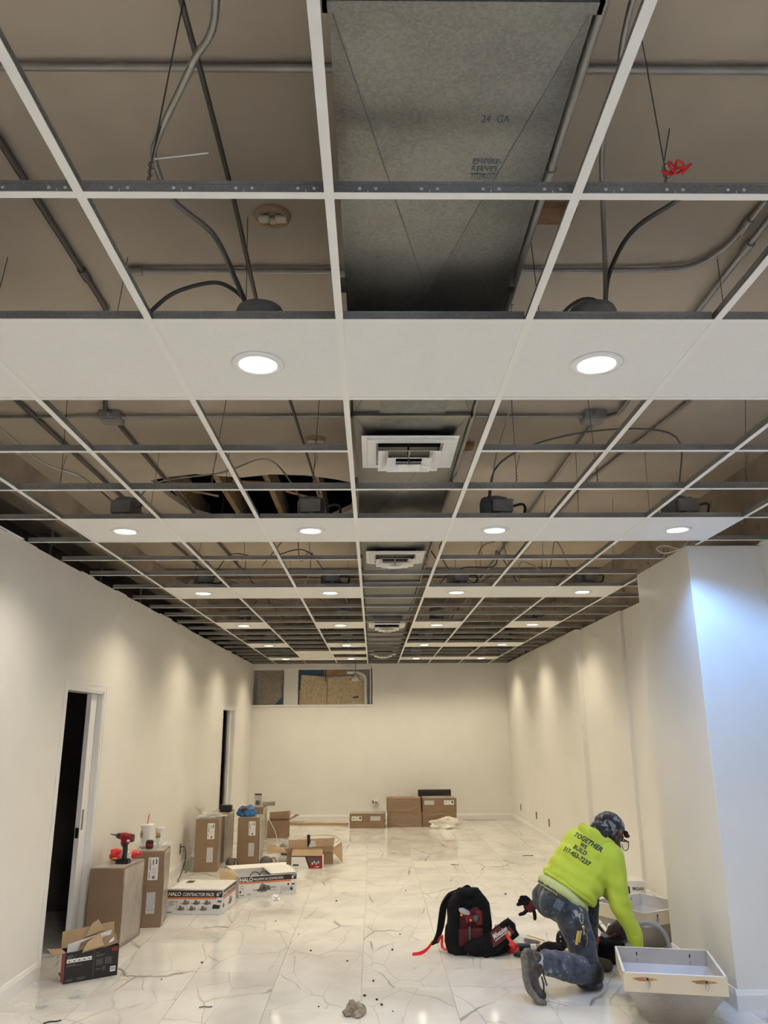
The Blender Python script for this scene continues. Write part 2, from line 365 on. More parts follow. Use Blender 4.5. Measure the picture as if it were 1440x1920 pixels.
def lettered_floor():
    fl = struct('floor', MB().box(-3.6, 3.0, YF-.2, YB+.4, -.12, -.006), 'grout')
    px, py = .605, 1.21
    i0 = math.floor((-3.5+.083)/px)
    for i in range(-6, 6):
        x0 = -.083+i*px
        off = (i % 3)*py/3
        for j in range(-3, 15):
            y0 = 5.97+(j-7)*py+off; a, b = max(x0, -3.5)+.0012, min(x0+px, 2.95)-.0012; c, d = max(y0, YF)+.0012, min(y0+py, YB+.1)-.0012
            if b-a < .05 or d-c < .05: continue
            cx, cy = (a+b)/2, (c+d)/2
            m = MB().box(a-cx, b-cx, c-cy, d-cy, -.006, 0)
            o = m.build('floor_tile', 'marble', fl, (cx, cy, 0), bevel=.0008, seg=1)
    return fl
lettered_floor()

# left wall with two door openings
D1 = (6.28, 7.14); D2 = (12.87, 13.93); DH = 2.03; WT = .13
wl = MB()
for a, b in ((YF, D1[0]), (D1[1], D2[0]), (D2[1], YB+.1)): wl.box(XL-WT, XL, a, b, -.01, GZ-.004)
for a, b in (D1, D2): wl.box(XL-WT, XL, a, b, DH, GZ-.004)
y = 5.0
while y < 15.6:      # ragged drywall top
    L_ = RNG.uniform(.25, .9); wl.box(XL-.014, XL, y, y+L_, GZ-.004, GZ+RNG.uniform(.0, .012)); y += L_+RNG.uniform(.3, 1.2)
struct('wall_left', wl, 'paint')
# rooms behind the doors are unlit; their gloom is put into the wall colour
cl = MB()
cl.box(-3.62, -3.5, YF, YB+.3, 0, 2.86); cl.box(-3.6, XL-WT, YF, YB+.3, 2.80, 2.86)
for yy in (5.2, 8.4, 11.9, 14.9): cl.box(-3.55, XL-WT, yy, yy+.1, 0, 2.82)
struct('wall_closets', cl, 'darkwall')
# back wall with the transom recess
WX0, WX1, WZ0, WZ1 = -2.40, -.03, 2.165, 2.885
wb = MB()
wb.box(XL-.2, 3.0, YB, YB+.12, -.01, WZ0); wb.box(WX1, 3.0, YB, YB+.12, WZ0, GZ+.01); wb.box(XL-.2, WX1, YB, YB+.12, WZ1, GZ+.01)
struct('wall_back', wb, 'paint')
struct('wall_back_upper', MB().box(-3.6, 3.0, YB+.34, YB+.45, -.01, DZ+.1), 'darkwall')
# right wall: three planes, a column box, and the near wall
wr = MB()
wr.box(2.685, 3.0, 10.32, YB+.05, -.01, GZ-.012); wr.box(2.75, 3.0, 8.62, 10.32, -.01, GZ-.012); wr.box(2.785, 3.0, 6.5, 8.62, -.01, GZ-.012)
struct('wall_right', wr, 'paint')
struct('wall_column', MB().box(2.272, 2.99, 5.445, 6.555, -.01, GZ-.004), 'paint', bevel=.004)
struct('wall_right_near', MB().box(XR, 3.0, YF-.1, 5.445, -.01, GZ+.02), 'paint')
struct('wall_right_upper', MB().box(2.90, 3.02, YF-.1, YB+.45, GZ-.02, DZ+.1), 'oldwall')
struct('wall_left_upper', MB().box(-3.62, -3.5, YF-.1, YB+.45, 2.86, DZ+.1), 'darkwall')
# storefront window behind the camera
sf = MB(); sf.box(-3.6, -1.0, YF-.1, YF, 0, DZ+.1); sf.box(2.3, 3.0, YF-.1, YF, 0, DZ+.1); sf.box(-1.0, 2.3, YF-.1, YF, 0, 1.05); sf.box(-1.0, 2.3, YF-.1, YF, 2.75, DZ+.1)
struct('wall_front', sf, 'paint')
wn = MB()
for x in (-1.0, .1, 1.2, 2.25): wn.box(x, x+.05, YF-.09, YF-.01, 1.05, 2.75)
wn.box(-1.0, 2.3, YF-.09, YF-.01, 1.05, 1.12); wn.box(-1.0, 2.3, YF-.09, YF-.01, 2.68, 2.75)
w1 = struct('window_1', wn, 'steelbox')
for x in (-.95, .15, 1.25): MB().box(x, x+1.05 if x < 1.2 else 2.25, YF-.055, YF-.045, 1.12, 2.68).build('pane', 'glass', w1)

# baseboards
def baseboard(name, segs):
    m = MB()
    for (x0, y0, x1, y1) in segs:
        d = V((x1-x0, y1-y0, 0)); L_ = d.length; d.normalize(); n = V((-d.y, d.x, 0))  # room side = left of direction
        prof = [(0, 0), (.016, 0), (.016, .085), (.011, .098), (.007, .112), (0, .115)]
        vs = []
        for t in (0, L_):
            for a, z in prof: p = V((x0, y0, 0))+d*t+n*a; vs.append((p.x, p.y, z))
        k = len(prof); m.add(vs, [(i, (i+1) % k, (i+1) % k+k, i+k) for i in range(k)]+[tuple(range(k))[::-1], tuple(range(k, 2*k))])
    return struct(name, m, 'trim', fix=True)
cw = .062
baseboard('baseboard_left', [(XL, D1[0]-cw, XL, YF), (XL, D2[0]-cw, XL, D1[1]+cw), (XL, YB, XL, D2[1]+cw)])
baseboard('baseboard_back', [(2.685, YB, XL, YB)])
baseboard('baseboard_right', [(2.685, 10.32, 2.685, YB), (2.75, 8.62, 2.75, 10.32), (2.785, 6.555, 2.785, 8.62), (2.272, 5.445, 2.272, 6.555), (XR, 5.445, 2.256, 5.445), (XR, YF, XR, 5.445)])

# door frames
def door(name, d, handle):
    a, b = d
    j = MB()
    j.box(XL-WT-.005, XL+.002, a-.001, a+.018, 0, DH); j.box(XL-WT-.005, XL+.002, b-.018, b+.001, 0, DH); j.box(XL-WT-.005, XL+.002, a, b, DH-.018, DH+.001)
    fr = struct(name, j, 'trim')
    c = MB()
    c.box(XL, XL+.007, a-cw+.02, a, 0, DH); c.box(XL, XL+.007, b, b+cw-.02, 0, DH); c.box(XL, XL+.007, a-cw+.02, b+cw-.02, DH, DH+cw-.02)
    c.box(XL, XL+.0105, a-cw, a-cw+.02, 0, DH+cw-.02); c.box(XL, XL+.0105, b+cw-.02, b+cw, 0, DH+cw-.02); c.box(XL, XL+.0105, a-cw, b+cw, DH+cw-.02, DH+cw)
    c.build('casing', 'trim', fr)
    # edge of the pocket door standing a hand's breadth out of its slot
    dp = MB().box(XL-.085, XL-.045, b-.018-.15, b-.018, .01, DH-.02).build('pocket_door', 'trim', fr, bevel=.002)
    if handle:
        MB().box(XL-.0455, XL-.043, b-.145, b-.105, .90, 1.06).add([], []).build('lock_plate', 'inkgrey', dp)
        MB().box(XL-.080, XL-.050, b-.1705, b-.168, .84, .92).build('latch', 'chrome', dp)
    else:
        MB().box(XL-.0455, XL-.043, b-.13, b-.10, .98, 1.04).build('lock_plate', 'brass', dp)
    return fr
door('door_1', D1, True); door('door_2', D2, False)

# transom window recess in the back wall
rc = MB()
rc.box(XL-.1, WX1, YB+.20, YB+.30, WZ0-.1, WZ1+.1)
rc.box(WX1-.004, WX1+.02, YB, YB+.3, WZ0, WZ1); rc.box(XL-.1, WX1, YB+.11, YB+.25, WZ0-.05, WZ0); rc.box(XL-.1, WX1, YB+.11, YB+.25, WZ1, WZ1+.05)
w2 = struct('window_2', rc, 'greymetal')
MB().box(XL, WX1+.05, YB-.03, YB+.13, WZ0-.03, WZ0+.004).build('sill', 'trim', w2, bevel=.004)
MB().box(WX1-.03, WX1, YB+.02, YB+.14, WZ0, WZ1).build('side_frame', 'trim', w2)
MB().box(XL, WX1, YB+.02, YB+.14, WZ1-.03, WZ1).build('head_frame', 'trim', w2)
MB().box(-1.79, -1.52, YB+.04, YB+.2, WZ0, WZ1).build('mullion', 'paint', w2, bevel=.004)
MB().box(-1.525, -1.50, YB+.03, YB+.06, WZ0, WZ1).build('side_frame', 'trim', w2)
def board(name, poly, y, th, m, label, cat='board'):
    mb = MB(); n = len(poly); mb.add([(x, y, z) for x, z in poly]+[(x, y+th, z) for x, z in poly], [tuple(range(n)), tuple(range(n, 2*n))[::-1]]+[(i, i+n, (i+1) % n+n, (i+1) % n) for i in range(n)])
    o = mb.build(name, m, fix=True); tag(o, label, cat); return o
board('particle_board', [(-2.33, WZ0+.006), (-1.84, WZ0+.006), (-1.84, 2.70), (-2.32, 2.71)], YB+.10, .012, 'osbgrey', 'grey-brown particle board filling the left transom opening')
MB().box(-2.35, -1.80, YB+.145, YB+.155, 2.66, 2.86).build('hardboard_strip', 'osbgrey').__setitem__('label', 'grey hardboard strip behind top of left transom board')
bpy.data.objects['hardboard_strip']['category'] = 'board'
board('tarp_scrap', [(-1.96, WZ0+.008), (-1.80, WZ0+.008), (-1.80, 2.32), (-1.86, 2.29)], YB+.08, .008, 'bluetarp', 'dark blue tarp scrap in corner of left transom', 'tarp')
board('osb_board', [(-1.48, WZ0+.006), (-.93, WZ0+.006), (-.93, 2.72), (-1.10, 2.72), (-1.16, 2.74), (-1.46, 2.76)], YB+.10, .012, 'osb', 'tan OSB board left of the crack in the wide transom')
board('osb_board', [(-.92, WZ0+.006), (-.62, WZ0+.006), (-.62, 2.27), (-.46, 2.60), (-.47, 2.73), (-.92, 2.71)], YB+.105, .012, 'osb', 'tan OSB board with wavy right edge in the wide transom')
board('osb_board', [(-.614, WZ0+.006), (-.17, WZ0+.006), (-.17, 2.242), (-.614, 2.242)], YB+.095, .012, 'osb', 'low tan OSB strip at lower right of the wide transom')
board('osb_board', [(-.617, 2.246), (-.17, 2.246), (-.17, 2.74), (-.464, 2.735), (-.454, 2.60), (-.614, 2.268)], YB+.108, .012, 'osb', 'pale OSB board with a blue mark in the wide transom')
board('tape_mark', [(-.40, 2.29), (-.29, 2.305), (-.29, 2.335), (-.40, 2.315)], YB+.092, .003, 'bluetarp', 'small blue tape mark on pale OSB board', 'tape')
board('blue_tarp', [(-1.49, 2.45), (-1.46, 2.45), (-1.45, 2.765), (-.99, 2.73), (-.99, 2.85), (-1.49, 2.85)], YB+.085, .006, 'bluetarp', 'dark blue tarp hanging across top of wide transom', 'tarp')
board('hardboard_strip', [(-.98, 2.75), (-.56, 2.76), (-.56, 2.85), (-.98, 2.85)], YB+.085, .012, 'lath', 'brown wood strip at top of wide transom', 'board')
o = MB().tube(smooth_path([(-.14, YB+.08, 2.175), (-.15, YB+.08, 2.45), (-.16, YB+.08, 2.70), (-.30, YB+.08, 2.79), (-.52, YB+.09, 2.80)]), .032, 10).build('plastic_pipe', 'whiteplastic'); tag(o, 'white plastic pipe bending along right side of wide transom', 'pipe')
MB().tube([(-.955, YB+.08, 2.62), (-.95, YB+.08, 3.0)], .007, 6).build('cable', 'black').__setitem__('label', 'short black cable dangling in front of the wide transom'); bpy.data.objects['cable']['category'] = 'cable'
# ---------------------------------------------------------------- old deck above the grid, with the broken hole
hole = [(-1.80, 6.02), (-1.62, 5.93), (-1.40, 5.86), (-1.05, 5.95), (-.80, 5.87), (-.52, 5.90), (-.30, 6.00), (-.16, 6.10), (-.13, 6.45), (-.20, 6.90), (-.42, 7.25), (-.75, 7.42), (-1.1, 7.30), (-1.45, 7.35), (-1.66, 7.05), (-1.76, 6.50)]
bm = bmesh.new()
outer = [(-3.62, YF-.1), (3.02, YF-.1), (3.02, YB+.45), (-3.62, YB+.45)]
def loop(pts, z):
    vs = [bm.verts.new((x, y_, z)) for x, y_ in pts]
    return vs, [bm.edges.new((vs[i], vs[(i+1) % len(vs)])) for i in range(len(vs))]
ov, oe = loop(outer, DZ); hv, he = loop(hole, DZ)
bmesh.ops.triangle_fill(bm, edges=oe+he, use_beauty=True)
hv2 = [bm.verts.new((v.co.x, v.co.y, DZ+.05)) for v in hv]
for i in range(len(hv)): bm.faces.new((hv[i], hv[(i+1) % len(hv)], hv2[(i+1) % len(hv)], hv2[i]))
bmesh.ops.recalc_face_normals(bm, faces=bm.faces)
me = bpy.data.meshes.new('ceiling'); bm.to_mesh(me); bm.free(); me.materials.append(MAT['deck'])
ceil = bpy.data.objects.new('ceiling', me); COL.objects.link(ceil); ceil['kind'] = 'structure'
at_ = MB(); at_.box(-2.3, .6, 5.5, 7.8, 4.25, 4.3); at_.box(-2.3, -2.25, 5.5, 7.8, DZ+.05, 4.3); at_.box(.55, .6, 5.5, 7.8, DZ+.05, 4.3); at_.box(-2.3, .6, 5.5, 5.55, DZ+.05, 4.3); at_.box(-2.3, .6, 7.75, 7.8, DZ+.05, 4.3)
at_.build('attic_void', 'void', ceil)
for x in (-1.70, -1.29, -.88, -.47): MB().box(x-.024, x+.024, 5.56, 7.74, DZ+.055, DZ+.27).build('joist', 'wood', ceil)
for i, (x, y_, a) in enumerate(((-1.5, 6.5, .3), (-1.02, 6.2, -.2), (-.62, 6.6, .5), (-.35, 6.3, -.4))):
    MB().obox((x, y_, DZ+.045), (.16, .018, .005), (0, .12, a)).build('lath', 'lath', ceil)
# roof edge: a little board nailed across at the duct
for (x, y_, l_) in ((.69, 2.6, .10), (.62, 5.2, .10)):
    MB().box(x-l_, x+l_, y_-.05, y_+.05, DZ-.03, DZ).build('wood_block', 'lath', ceil)
# long furring beam hidden in the dark over the left wall
MB().box(-2.75, -2.60, 4.0, YB+.3, 3.36, DZ).build('soffit_beam', 'oldwall', ceil)
for y_ in (4.75, 5.6, 6.6, 7.9, 9.3):      # loose studs standing over the left wall
    MB().box(-2.80, -2.785, y_, y_+.02, GZ-.1, DZ).build('stud', 'steelbox', ceil)
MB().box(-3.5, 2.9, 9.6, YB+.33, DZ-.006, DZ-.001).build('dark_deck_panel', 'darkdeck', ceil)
dab = MB(); dab.ellip((0, 0, 0), (.012, .03, .028), n=8, m=6); dabm = dab.mesh('glue_dab', 'oldwall')
for i in range(46):
    inst('glue_dab', dabm, bpy.data.objects['wall_right_upper'], (2.898, RNG.uniform(4.6, 9.5), RNG.uniform(3.05, 3.62)), (RNG.uniform(0, 3), 0, 0))

# ---------------------------------------------------------------- suspended grid
grid = empty('ceiling_grid', (0, 0, GZ)); tag(grid, 'white suspended ceiling grid, mostly open, with scattered lay-in tiles', 'ceiling grid')
def tee(mb, axis, a, b, c, web):   # axis 0: along X from a to b at Y=c; z relative to grid
    def bx(w, z0, z1, mi):
        if axis == 0: mb.box(a, b, c-w, c+w, z0, z1, mi)
        else: mb.box(c-w, c+w, a, b, z0, z1, mi)
    bx(.012, 0, .0015, 0); bx(.0015, .0015, web, 1); bx(.0035, web-.009, web, 1)
def xlim(Y):
    r = 2.27 if 5.44 < Y < 6.56 else (2.80 if Y <= 5.44 else (2.785 if Y < 8.62 else (2.75 if Y < 10.32 else 2.685)))
    return XL+.003, r-.003
KS = list(range(-3, 5)); JS = list(range(-6, 24))
MISS = {(3, 0), (7, 0), (14, 0)}
slot = MB()
for j in JS:
    Y = GY(j); x0, x1 = xlim(Y)
    if j % 4 == 0:
        m = MB(); tee(m, 0, x0, x1, Y, .040); o = m.build('main_tee', ['teewhite', 'galv'], grid)
        if j in (0, 4, 8):    # the punched hanger holes on the near runners
            h = MB(); x = x0+.1; q = 0
            while x < x1-.05:
                for dx in (-.02, .0, .02):
                    if dx == 0: h.box(x-.001, x+.001, Y-.0021, Y-.0015, .006, .018)
                    else: h.tube([(x+dx, Y-.0023, .02), (x+dx, Y-.0012, .02)], .0045, 8, sm=False)
                x += .1525
            h.build('hanger_holes', 'white' if j == 0 else 'inkgrey', grid)
    else:
        ed = [x0]+[GX(k) for k in KS if x0+.05 < GX(k) < x1-.02]+[x1]
        for i in range(len(ed)-1):
            k = -4 if i == 0 else -4+i
            if (j, k) in MISS: continue
            a = ed[i]+(.012 if i else 0); b = ed[i+1]-(.012 if i+1 < len(ed)-1 else 0)
            m = MB(); tee(m, 0, a, b, Y, .034); m.build('cross_tee', ['teewhite', 'galv'], grid)
for k in KS:
    for j in range(-8, 24, 4):
        a, b = max(GY(j)+.012, YF+.01), min(GY(j+4)-.012, YB-.003)
        if b <= a: continue
        if k == 4:
            if a < 5.44 < b: b = 5.43
            elif a < 6.56 < b: a = 6.565
        m = MB(); tee(m, 1, a, b, GX(k), .036); m.build('long_tee', ['teewhite', 'galv'], grid)
# wall angle on the near right wall
MB().box(XR-.022, XR, YF, 5.44, 0, .0015).box(XR-.0015, XR, YF, 5.44, 0, .022).build('wall_angle', 'teewhite', grid)
MB().box(XL, XL+.022, YF, 5.2, 0, .0015).build('wall_angle', 'teewhite', grid)

tmesh = MB().box(-.2965, .2965, -.2965, .2965, .0018, .0165).mesh('ceiling_tile', 'tile')
TILES = set()
for k in range(-4, 5): TILES.add((1, k))
for k in range(-3, 4): TILES.add((5, k))
for k in (-3, -2, -1, 1, 2, 3): TILES.add((9, k))
for k in (-3, -1, 1, 3): TILES.add((13, k))
for k in (-3, -1, 1, 2, 3): TILES.add((17, k))
for k in (-3, -2, -1, 1, 2, 3): TILES.add((21, k))
for k in (-2,): TILES |= {(19, k), (20, k)}
TILES.add((19, -1))
for k in range(-3, 4): TILES.add((-3, k))
def fit_tile(j, k):
    x0, x1 = xlim(GY(j)+.3); a, b = GX(k)+.0085, GX(k+1)-.0085
    a, b = max(a, x0), min(b, x1)
    cx, cy = (a+b)/2, GY(j)+.305
    if b-a > .57: return inst('ceiling_tile', tmesh, grid, (cx, cy, 0))
    return MB().box(a-cx, b-cx, -.2965, .2965, .0018, .0165).build('ceiling_tile', 'tile', grid, (cx, cy, 0))
for j, k in sorted(TILES): fit_tile(j, k)

# hanger wires up to the deck
def hwire(x, y_, top=(0, 0), r=.0017):
    z0 = .035; m = MB(); tx, ty = x+top[0], y_+top[1]
    m.tube([(x, y_, z0), (x, y_, z0+.05), (tx, ty, DZ-GZ)], r, 5)
    tw = [(x+.006*math.cos(a), y_+.006*math.sin(a), z0+.004*i) for i, a in enumerate([i*1.2 for i in range(18)])]
    m.tube(tw, r*.9, 4); m.tube([(x, y_, z0+.07), (x+.02, y_-.01, z0+.16)], r*.9, 4)
    return m.build('hanger_wire', 'mcdark', grid)
for j in (4, 8, 12, 16):
    for k in (-3, -2, -1, 1, 2, 3):
        hwire(GX(k)+RNG.uniform(.12, .45), GY(j), (RNG.uniform(-.08, .08), RNG.uniform(-.1, .1)))
for k, dx in ((-3, .35), (-2, .25), (2, .35), (3, .25)):
    for j in (2, 6): hwire(GX(k)+dx, GY(j)+.02, (.03, .05))
hwire(.735, GY(0), (.04, .14)); hwire(-.548, GY(0), (.12, -.16), .002)
MB().tube([(-.540, GY(0), .106), (-.405, GY(0)-.01, .116)], .0022, 5).build('wire_end', 'whiteplastic', grid)
hwire(.64, 2.62, (.0, .1)); hwire(-.50, 2.80, (.01, -.15))

# ---------------------------------------------------------------- recessed downlights
def light_proto():
    t = MB()
    t.lathe([(.066, .0), (.069, -.006), (.088, -.005), (.095, -.0005), (.095, .001), (.066, .001)], 40)
    l = MB(); l.lathe([(1e-4, -.0035), (.05, -.003), (.0665, -.001)], 40, caps=False)
    h = MB(); h.lathe([(.080, .02), (.080, .035), (.092, .037), (.092, .185), (.082, .215), (.03, .222), (1e-4, .222)], 24)
    h.box(-.27, .27, -.105, -.075, .018, .024); h.box(-.27, .27, .075, .105, .018, .024)
    jb = MB(); jb.box(-.03, .10, -.17, -.10, .085, .165); jb.box(-.035, .105, -.175, -.095, .162, .166); jb.box(.02, .05, -.15, -.12, .02, .09)
    jb.tube([(.01, -.135, .16), (.01, -.135, .185)], .013, 8); jb.tube([(.055, -.135, .16), (.055, -.135, .185)], .013, 8)
    w = MB(); w.tube(smooth_path([(.10, -.135, .13), (.15, -.13, .145), (.185, -.10, .14), (.19, -.05, .10), (.15, -.01, .085), (.09, .0, .10)]), .009, 7)
    return [('trim', t.mesh('trim', 'trimring')), ('lens', l.mesh('lens', 'lens')), ('housing', h.mesh('housing', 'steelbox')), ('junction_box', jb.mesh('junction_box', 'steelbox')), ('flexible_whip', w.mesh('flexible_whip', 'mcdark'))]
LP = light_proto()
def spot_data(c, e=1., bl=.72):
    s = bpy.data.lights.new('downlight', 'SPOT'); s.energy = SPOT_W*e; s.color = c; s.spot_size = R(143); s.spot_blend = bl; s.shadow_soft_size = .06; return s
SP_D = spot_data(SPOT_DAY)
SP_N, SP_F, SP_M, SP_C = spot_data(SPOT_C), spot_data(SPOT_FAR, 1.12), spot_data(SPOT_MID), spot_data(SPOT_COOL, 1.8, .5)
ROWN = {1: 'nearest', 5: 'second', 9: 'third', 13: 'fourth', 17: 'fifth', 21: 'last', -3: 'overhead'}
COLN = {-3: 'leftmost', -1: 'inner left', 1: 'inner right', 3: 'rightmost'}
for j in (1, 5, 9, 13, 17, 21, -3):
    for k in (-3, -1, 1, 3):
        if j == 1 and abs(k) == 3 and False: continue
        x, y_ = (GX(k)+GX(k+1))/2, GY(j)+.305
        e = empty('recessed_light', (x, y_, GZ))
        lab = 'lit round recessed downlight, %s in the %s row of ceiling tiles' % (COLN[k], ROWN[j])
        tag(e, lab, 'ceiling light', 'recessed downlights in rows across the ceiling')
        for n, me in LP:
            if j > 12 and n == 'flexible_whip': continue
            o = inst(n, me, e)
            if n == 'housing' or n == 'junction_box' or n == 'flexible_whip': o.rotation_euler = (0, 0, RNG.uniform(-.15, .15)+(math.pi if j == 1 else 0))
        so = bpy.data.objects.new('downlight', SP_C if (j, k) == (5, 3) else SP_D if (j, k) in ((1, 3), (-3, 3)) else (SP_M if (j, k) in ((5, 1), (9, 3), (-3, 1)) else (SP_F if j > 8 else SP_N))); COL.objects.link(so); so.parent = e; so.location = (0, 0, -.012)

# ---------------------------------------------------------------- air duct with four diffusers
DX0, DX1, DB, DT = -.086, .452, 3.10, 3.44
duct = empty('air_duct', (0, 0, DB)); tag(duct, 'long galvanised rectangular air duct running above the ceiling grid', 'duct')
joints = [-2.2, -.9, 1.22, 3.33, 5.43, 7.53, 9.63, 11.73, 13.83, 15.9]
def ductz(x, y_, a, b):
    cx, cy = (DX0+DX1)/2, (a+b)/2; u = 1-max(abs(x-cx)/((DX1-DX0)/2), abs(y_-cy)/((b-a)/2)); return -.020*max(0, u)
for a, b in zip(joints, joints[1:]):
    h = DT-DB; c = ((DX0+DX1)/2, (a+b)/2, -.020)
    m = MB(); m.add([(DX0, a, 0), (DX1, a, 0), (DX1, b, 0), (DX0, b, 0), c], [(1, 0, 4), (2, 1, 4), (3, 2, 4), (0, 3, 4)])
    m.add([(DX0, a, 0), (DX1, a, 0), (DX1, b, 0), (DX0, b, 0), (DX0, a, h), (DX1, a, h), (DX1, b, h), (DX0, b, h)], [(4, 5, 6, 7), (0, 4, 7, 3), (1, 2, 6, 5)])
    s_ = m.build('duct_section', 'duct', duct)
    if a == 1.22:
        for txt, x, y_, w, hh in (('24  GA', .262, 1.534, .067, .023), ('EMPIRE-', .258, 1.672, .075, .018), ('REEVES', .258, 1.698, .066, .018), ('TITEKOTE', .258, 1.728, .072, .022)):
            lt = lettering(txt, (x, y_, ductz(x+w/2, y_, a, b)-.0045), (1, 0, 0), (0, -1, 0), w, hh, 'blueink', s_, weight=.0)
            for v in lt.data.vertices: v.co.z = ductz(v.co.x, v.co.y, a, b)-.0012
    cbm = MB()
    for q in ((DX0, a), (DX1, a), (DX1, b), (DX0, b)): cbm.tube([(q[0], q[1], -.0005), (c[0], c[1], c[2]-.0005)], .0016, 5)
    cbm.build('cross_break', 'ductdark', s_)
    cl_ = MB(); cl_.box(DX0-.012, DX1+.012, b-.014, b+.014, -.016, -.002); cl_.box(DX0-.014, DX0-.002, b-.014, b+.014, -.016, h); cl_.box(DX1+.002, DX1+.014, b-.014, b+.014, -.016, h)
    cl_.build('joint_cleat', 'duct', duct)
    for s_x, sx in ((DX0, -1), (DX1, 1)):
        MB().box(min(s_x, s_x+sx*.02), max(s_x, s_x+sx*.02), (a+b)/2-.02, (a+b)/2+.02, -.002, .03).build('hanger_tab', 'duct', duct)
for i, (yc, zd, nm) in enumerate(((3.75, 3.064, 'nearest'), (6.28, 3.064, 'second'), (10.17, 3.0, 'third'), (14.12, 3.0, 'farthest'))):
    cx = .185; d = empty('air_diffuser', (cx, yc, zd)); tag(d, 'white square stepped air diffuser under the duct, %s of four' % nm, 'air vent', 'square diffusers under the duct')
    def ring(s0, z0, s1, z1, th=.004):   # square funnel: half size s0 at z0 to s1 at z1
        m = MB(); P = []
        for s, z in ((s0, z0), (s1, z1), (s1-th, z1), (s0-th, z0)): P += [(-s, -s, z), (s, -s, z), (s, s, z), (-s, s, z)]
        F = []
        for r_ in range(4):
            q = (r_+1) % 4
            for k in range(4): F.append((r_*4+k, r_*4+(k+1) % 4, q*4+(k+1) % 4, q*4+k))
        m.add(P, F); return m
    f = MB(); 
    for (s0, s1, z0, z1) in ((.2385, .205, -.004, .0), (.21, .165, -.014, -.004)):
        for a, b, c, e_ in ((-s0, s0, -s0, -s1), (-s0, s0, s1, s0), (-s0, -s1, -s1, s1), (s1, s0, -s1, s1)): f.box(a, b, c, e_, z0, z1)
    f.build('frame', 'trimring', d, bevel=.002)
    ring(.200, -.013, .160, .004).build('neck', 'trimring', d, fix=True)
    ring(.156, -.050, .108, -.030).build('cone', 'trimring', d, fix=True)
    ring(.111, -.070, .070, -.052).build('cone', 'trimring', d, fix=True)
    ring(.055, -.086, .020, -.072).build('cone', 'trimring', d, fix=True)
    b_ = MB(); b_.box(-.16, .16, -.16, .16, .028, .034)
    for a, b, c, e_ in ((-.162, .162, -.162, -.158), (-.162, .162, .158, .162), (-.162, -.158, -.16, .16), (.158, .162, -.16, .16)): b_.box(a, b, c, e_, .004, .030)
    b_.build('throat_shade', 'void', d)
    st = MB(); st.tube([(0, 0, .03), (0, 0, -.07)], .006, 8); st.box(-.10, .10, -.004, .004, -.034, -.028); st.box(-.004, .004, -.10, .10, -.034, -.028); st.build('stem', 'chrome', d)
    if i < 2: MB().box(-.15, .15, -.62, -.24, .0285, .0345).build('dark_strip', 'ductdark', d)  # near two: darker strip along the duct before the diffuser
    else: MB().box(-.17, .17, -.17, .17, .0345, .10).build('collar', 'duct', d)
    # black box behind the vanes paints in the darkness of the open duct
# pipe strapped along the duct
o = MB().tube([(.485, -2.2, 3.16), (.485, 1.79, 3.16), (.487, 15.9, 3.16)], .013, 10).build('conduit', 'emt'); tag(o, 'steel conduit running along the right edge of the duct', 'conduit')
for y_ in (1.8, 4.4, 7.0):
    MB().tube([(.485, y_-.03, 3.16), (.485, y_+.03, 3.16)], .018, 10).build('coupling', 'emt', o)

# ---------------------------------------------------------------- conduits on the deck
def conduit(pts, r, label, m='emt', couplings=(), sm=False):
    o = MB().tube(smooth_path(pts, 6) if sm else pts, r, 10).build('conduit', m); tag(o, label, 'conduit')
    for (p, q) in couplings: MB().tube([p, q], r*1.45, 10).build('coupling', m, o)
    return o
cz = DZ-.022
conduit([(-3.4, 1.91, cz), (2.88, 1.905, cz)], .0125, 'steel conduit crossing the deck nearest the camera')
conduit([(-1.05, 2.995, cz), (-.14, 2.992, cz), (.9, 2.985, cz), (1.25, 2.975, cz), (1.38, 2.95, cz), (1.46, 2.85, cz), (1.49, 2.7, cz), (1.50, 2.2, cz), (1.50, -2, cz)], .0125, 'steel conduit on the deck with a wide bend at right', sm=True, couplings=[((-1.06, 2.995, cz), (-1.0, 2.995, cz)), ((1.495, 2.62, cz), (1.495, 2.70, cz))])
conduit([(-3.4, 4.63, cz), (1.42, 4.63, cz)], .011, 'steel conduit crossing the deck between two junction boxes')
conduit([(1.56, -2, cz-.01), (1.56, 4.55, cz-.01), (1.45, 4.66, cz-.01), (1.45, 15.8, cz-.01)], .014, 'steel conduit running lengthwise right of the duct', couplings=[((1.56, 2.76, cz-.01), (1.56, 2.83, cz-.01))])
conduit([(-1.26, -2, cz), (-1.26, 3.3, cz), (-1.66, 4.5, cz), (-1.62, 15.8, cz)], .013, 'dark conduit running lengthwise left of the duct', 'mcdark', couplings=[((-1.26, 2.98, cz), (-1.26, 3.06, cz))])
conduit([(-2.15, -2, cz), (-2.15, 6.2, cz), (-2.1, 12, cz)], .016, 'dark conduit close to the left wall', 'mcdark')
conduit([(2.0, 4.0, cz), (1.75, 6.0, cz), (1.72, 9.0, cz)], .012, 'steel conduit slanting across the deck above right tiles')
conduit([(-3.4, 7.75, cz), (2.88, 7.75, cz)], .011, 'steel conduit crossing the deck beyond the broken hole')
conduit([(-3.4, 10.2, cz), (2.88, 10.2, cz)], .011, 'steel conduit crossing the far deck')
def jbox(x, y_, label, s=.06):
    m = MB(); m.box(-s, s, -s, s, -.055, 0); o = m.build('junction_box', 'steelbox', loc=(x, y_, DZ), bevel=.006); tag(o, label, 'junction box')
    MB().box(-s*.85, s*.85, -s*.85, s*.85, -.060, -.055).build('cover', 'steelbox', o)
    for dx, dy in ((1, 0), (-1, 0), (0, -1)): MB().tube([(dx*s, dy*s, -.025), (dx*(s+.03), dy*(s+.03), -.025)], .016, 8).build('connector', 'steelbox', o)
    return o
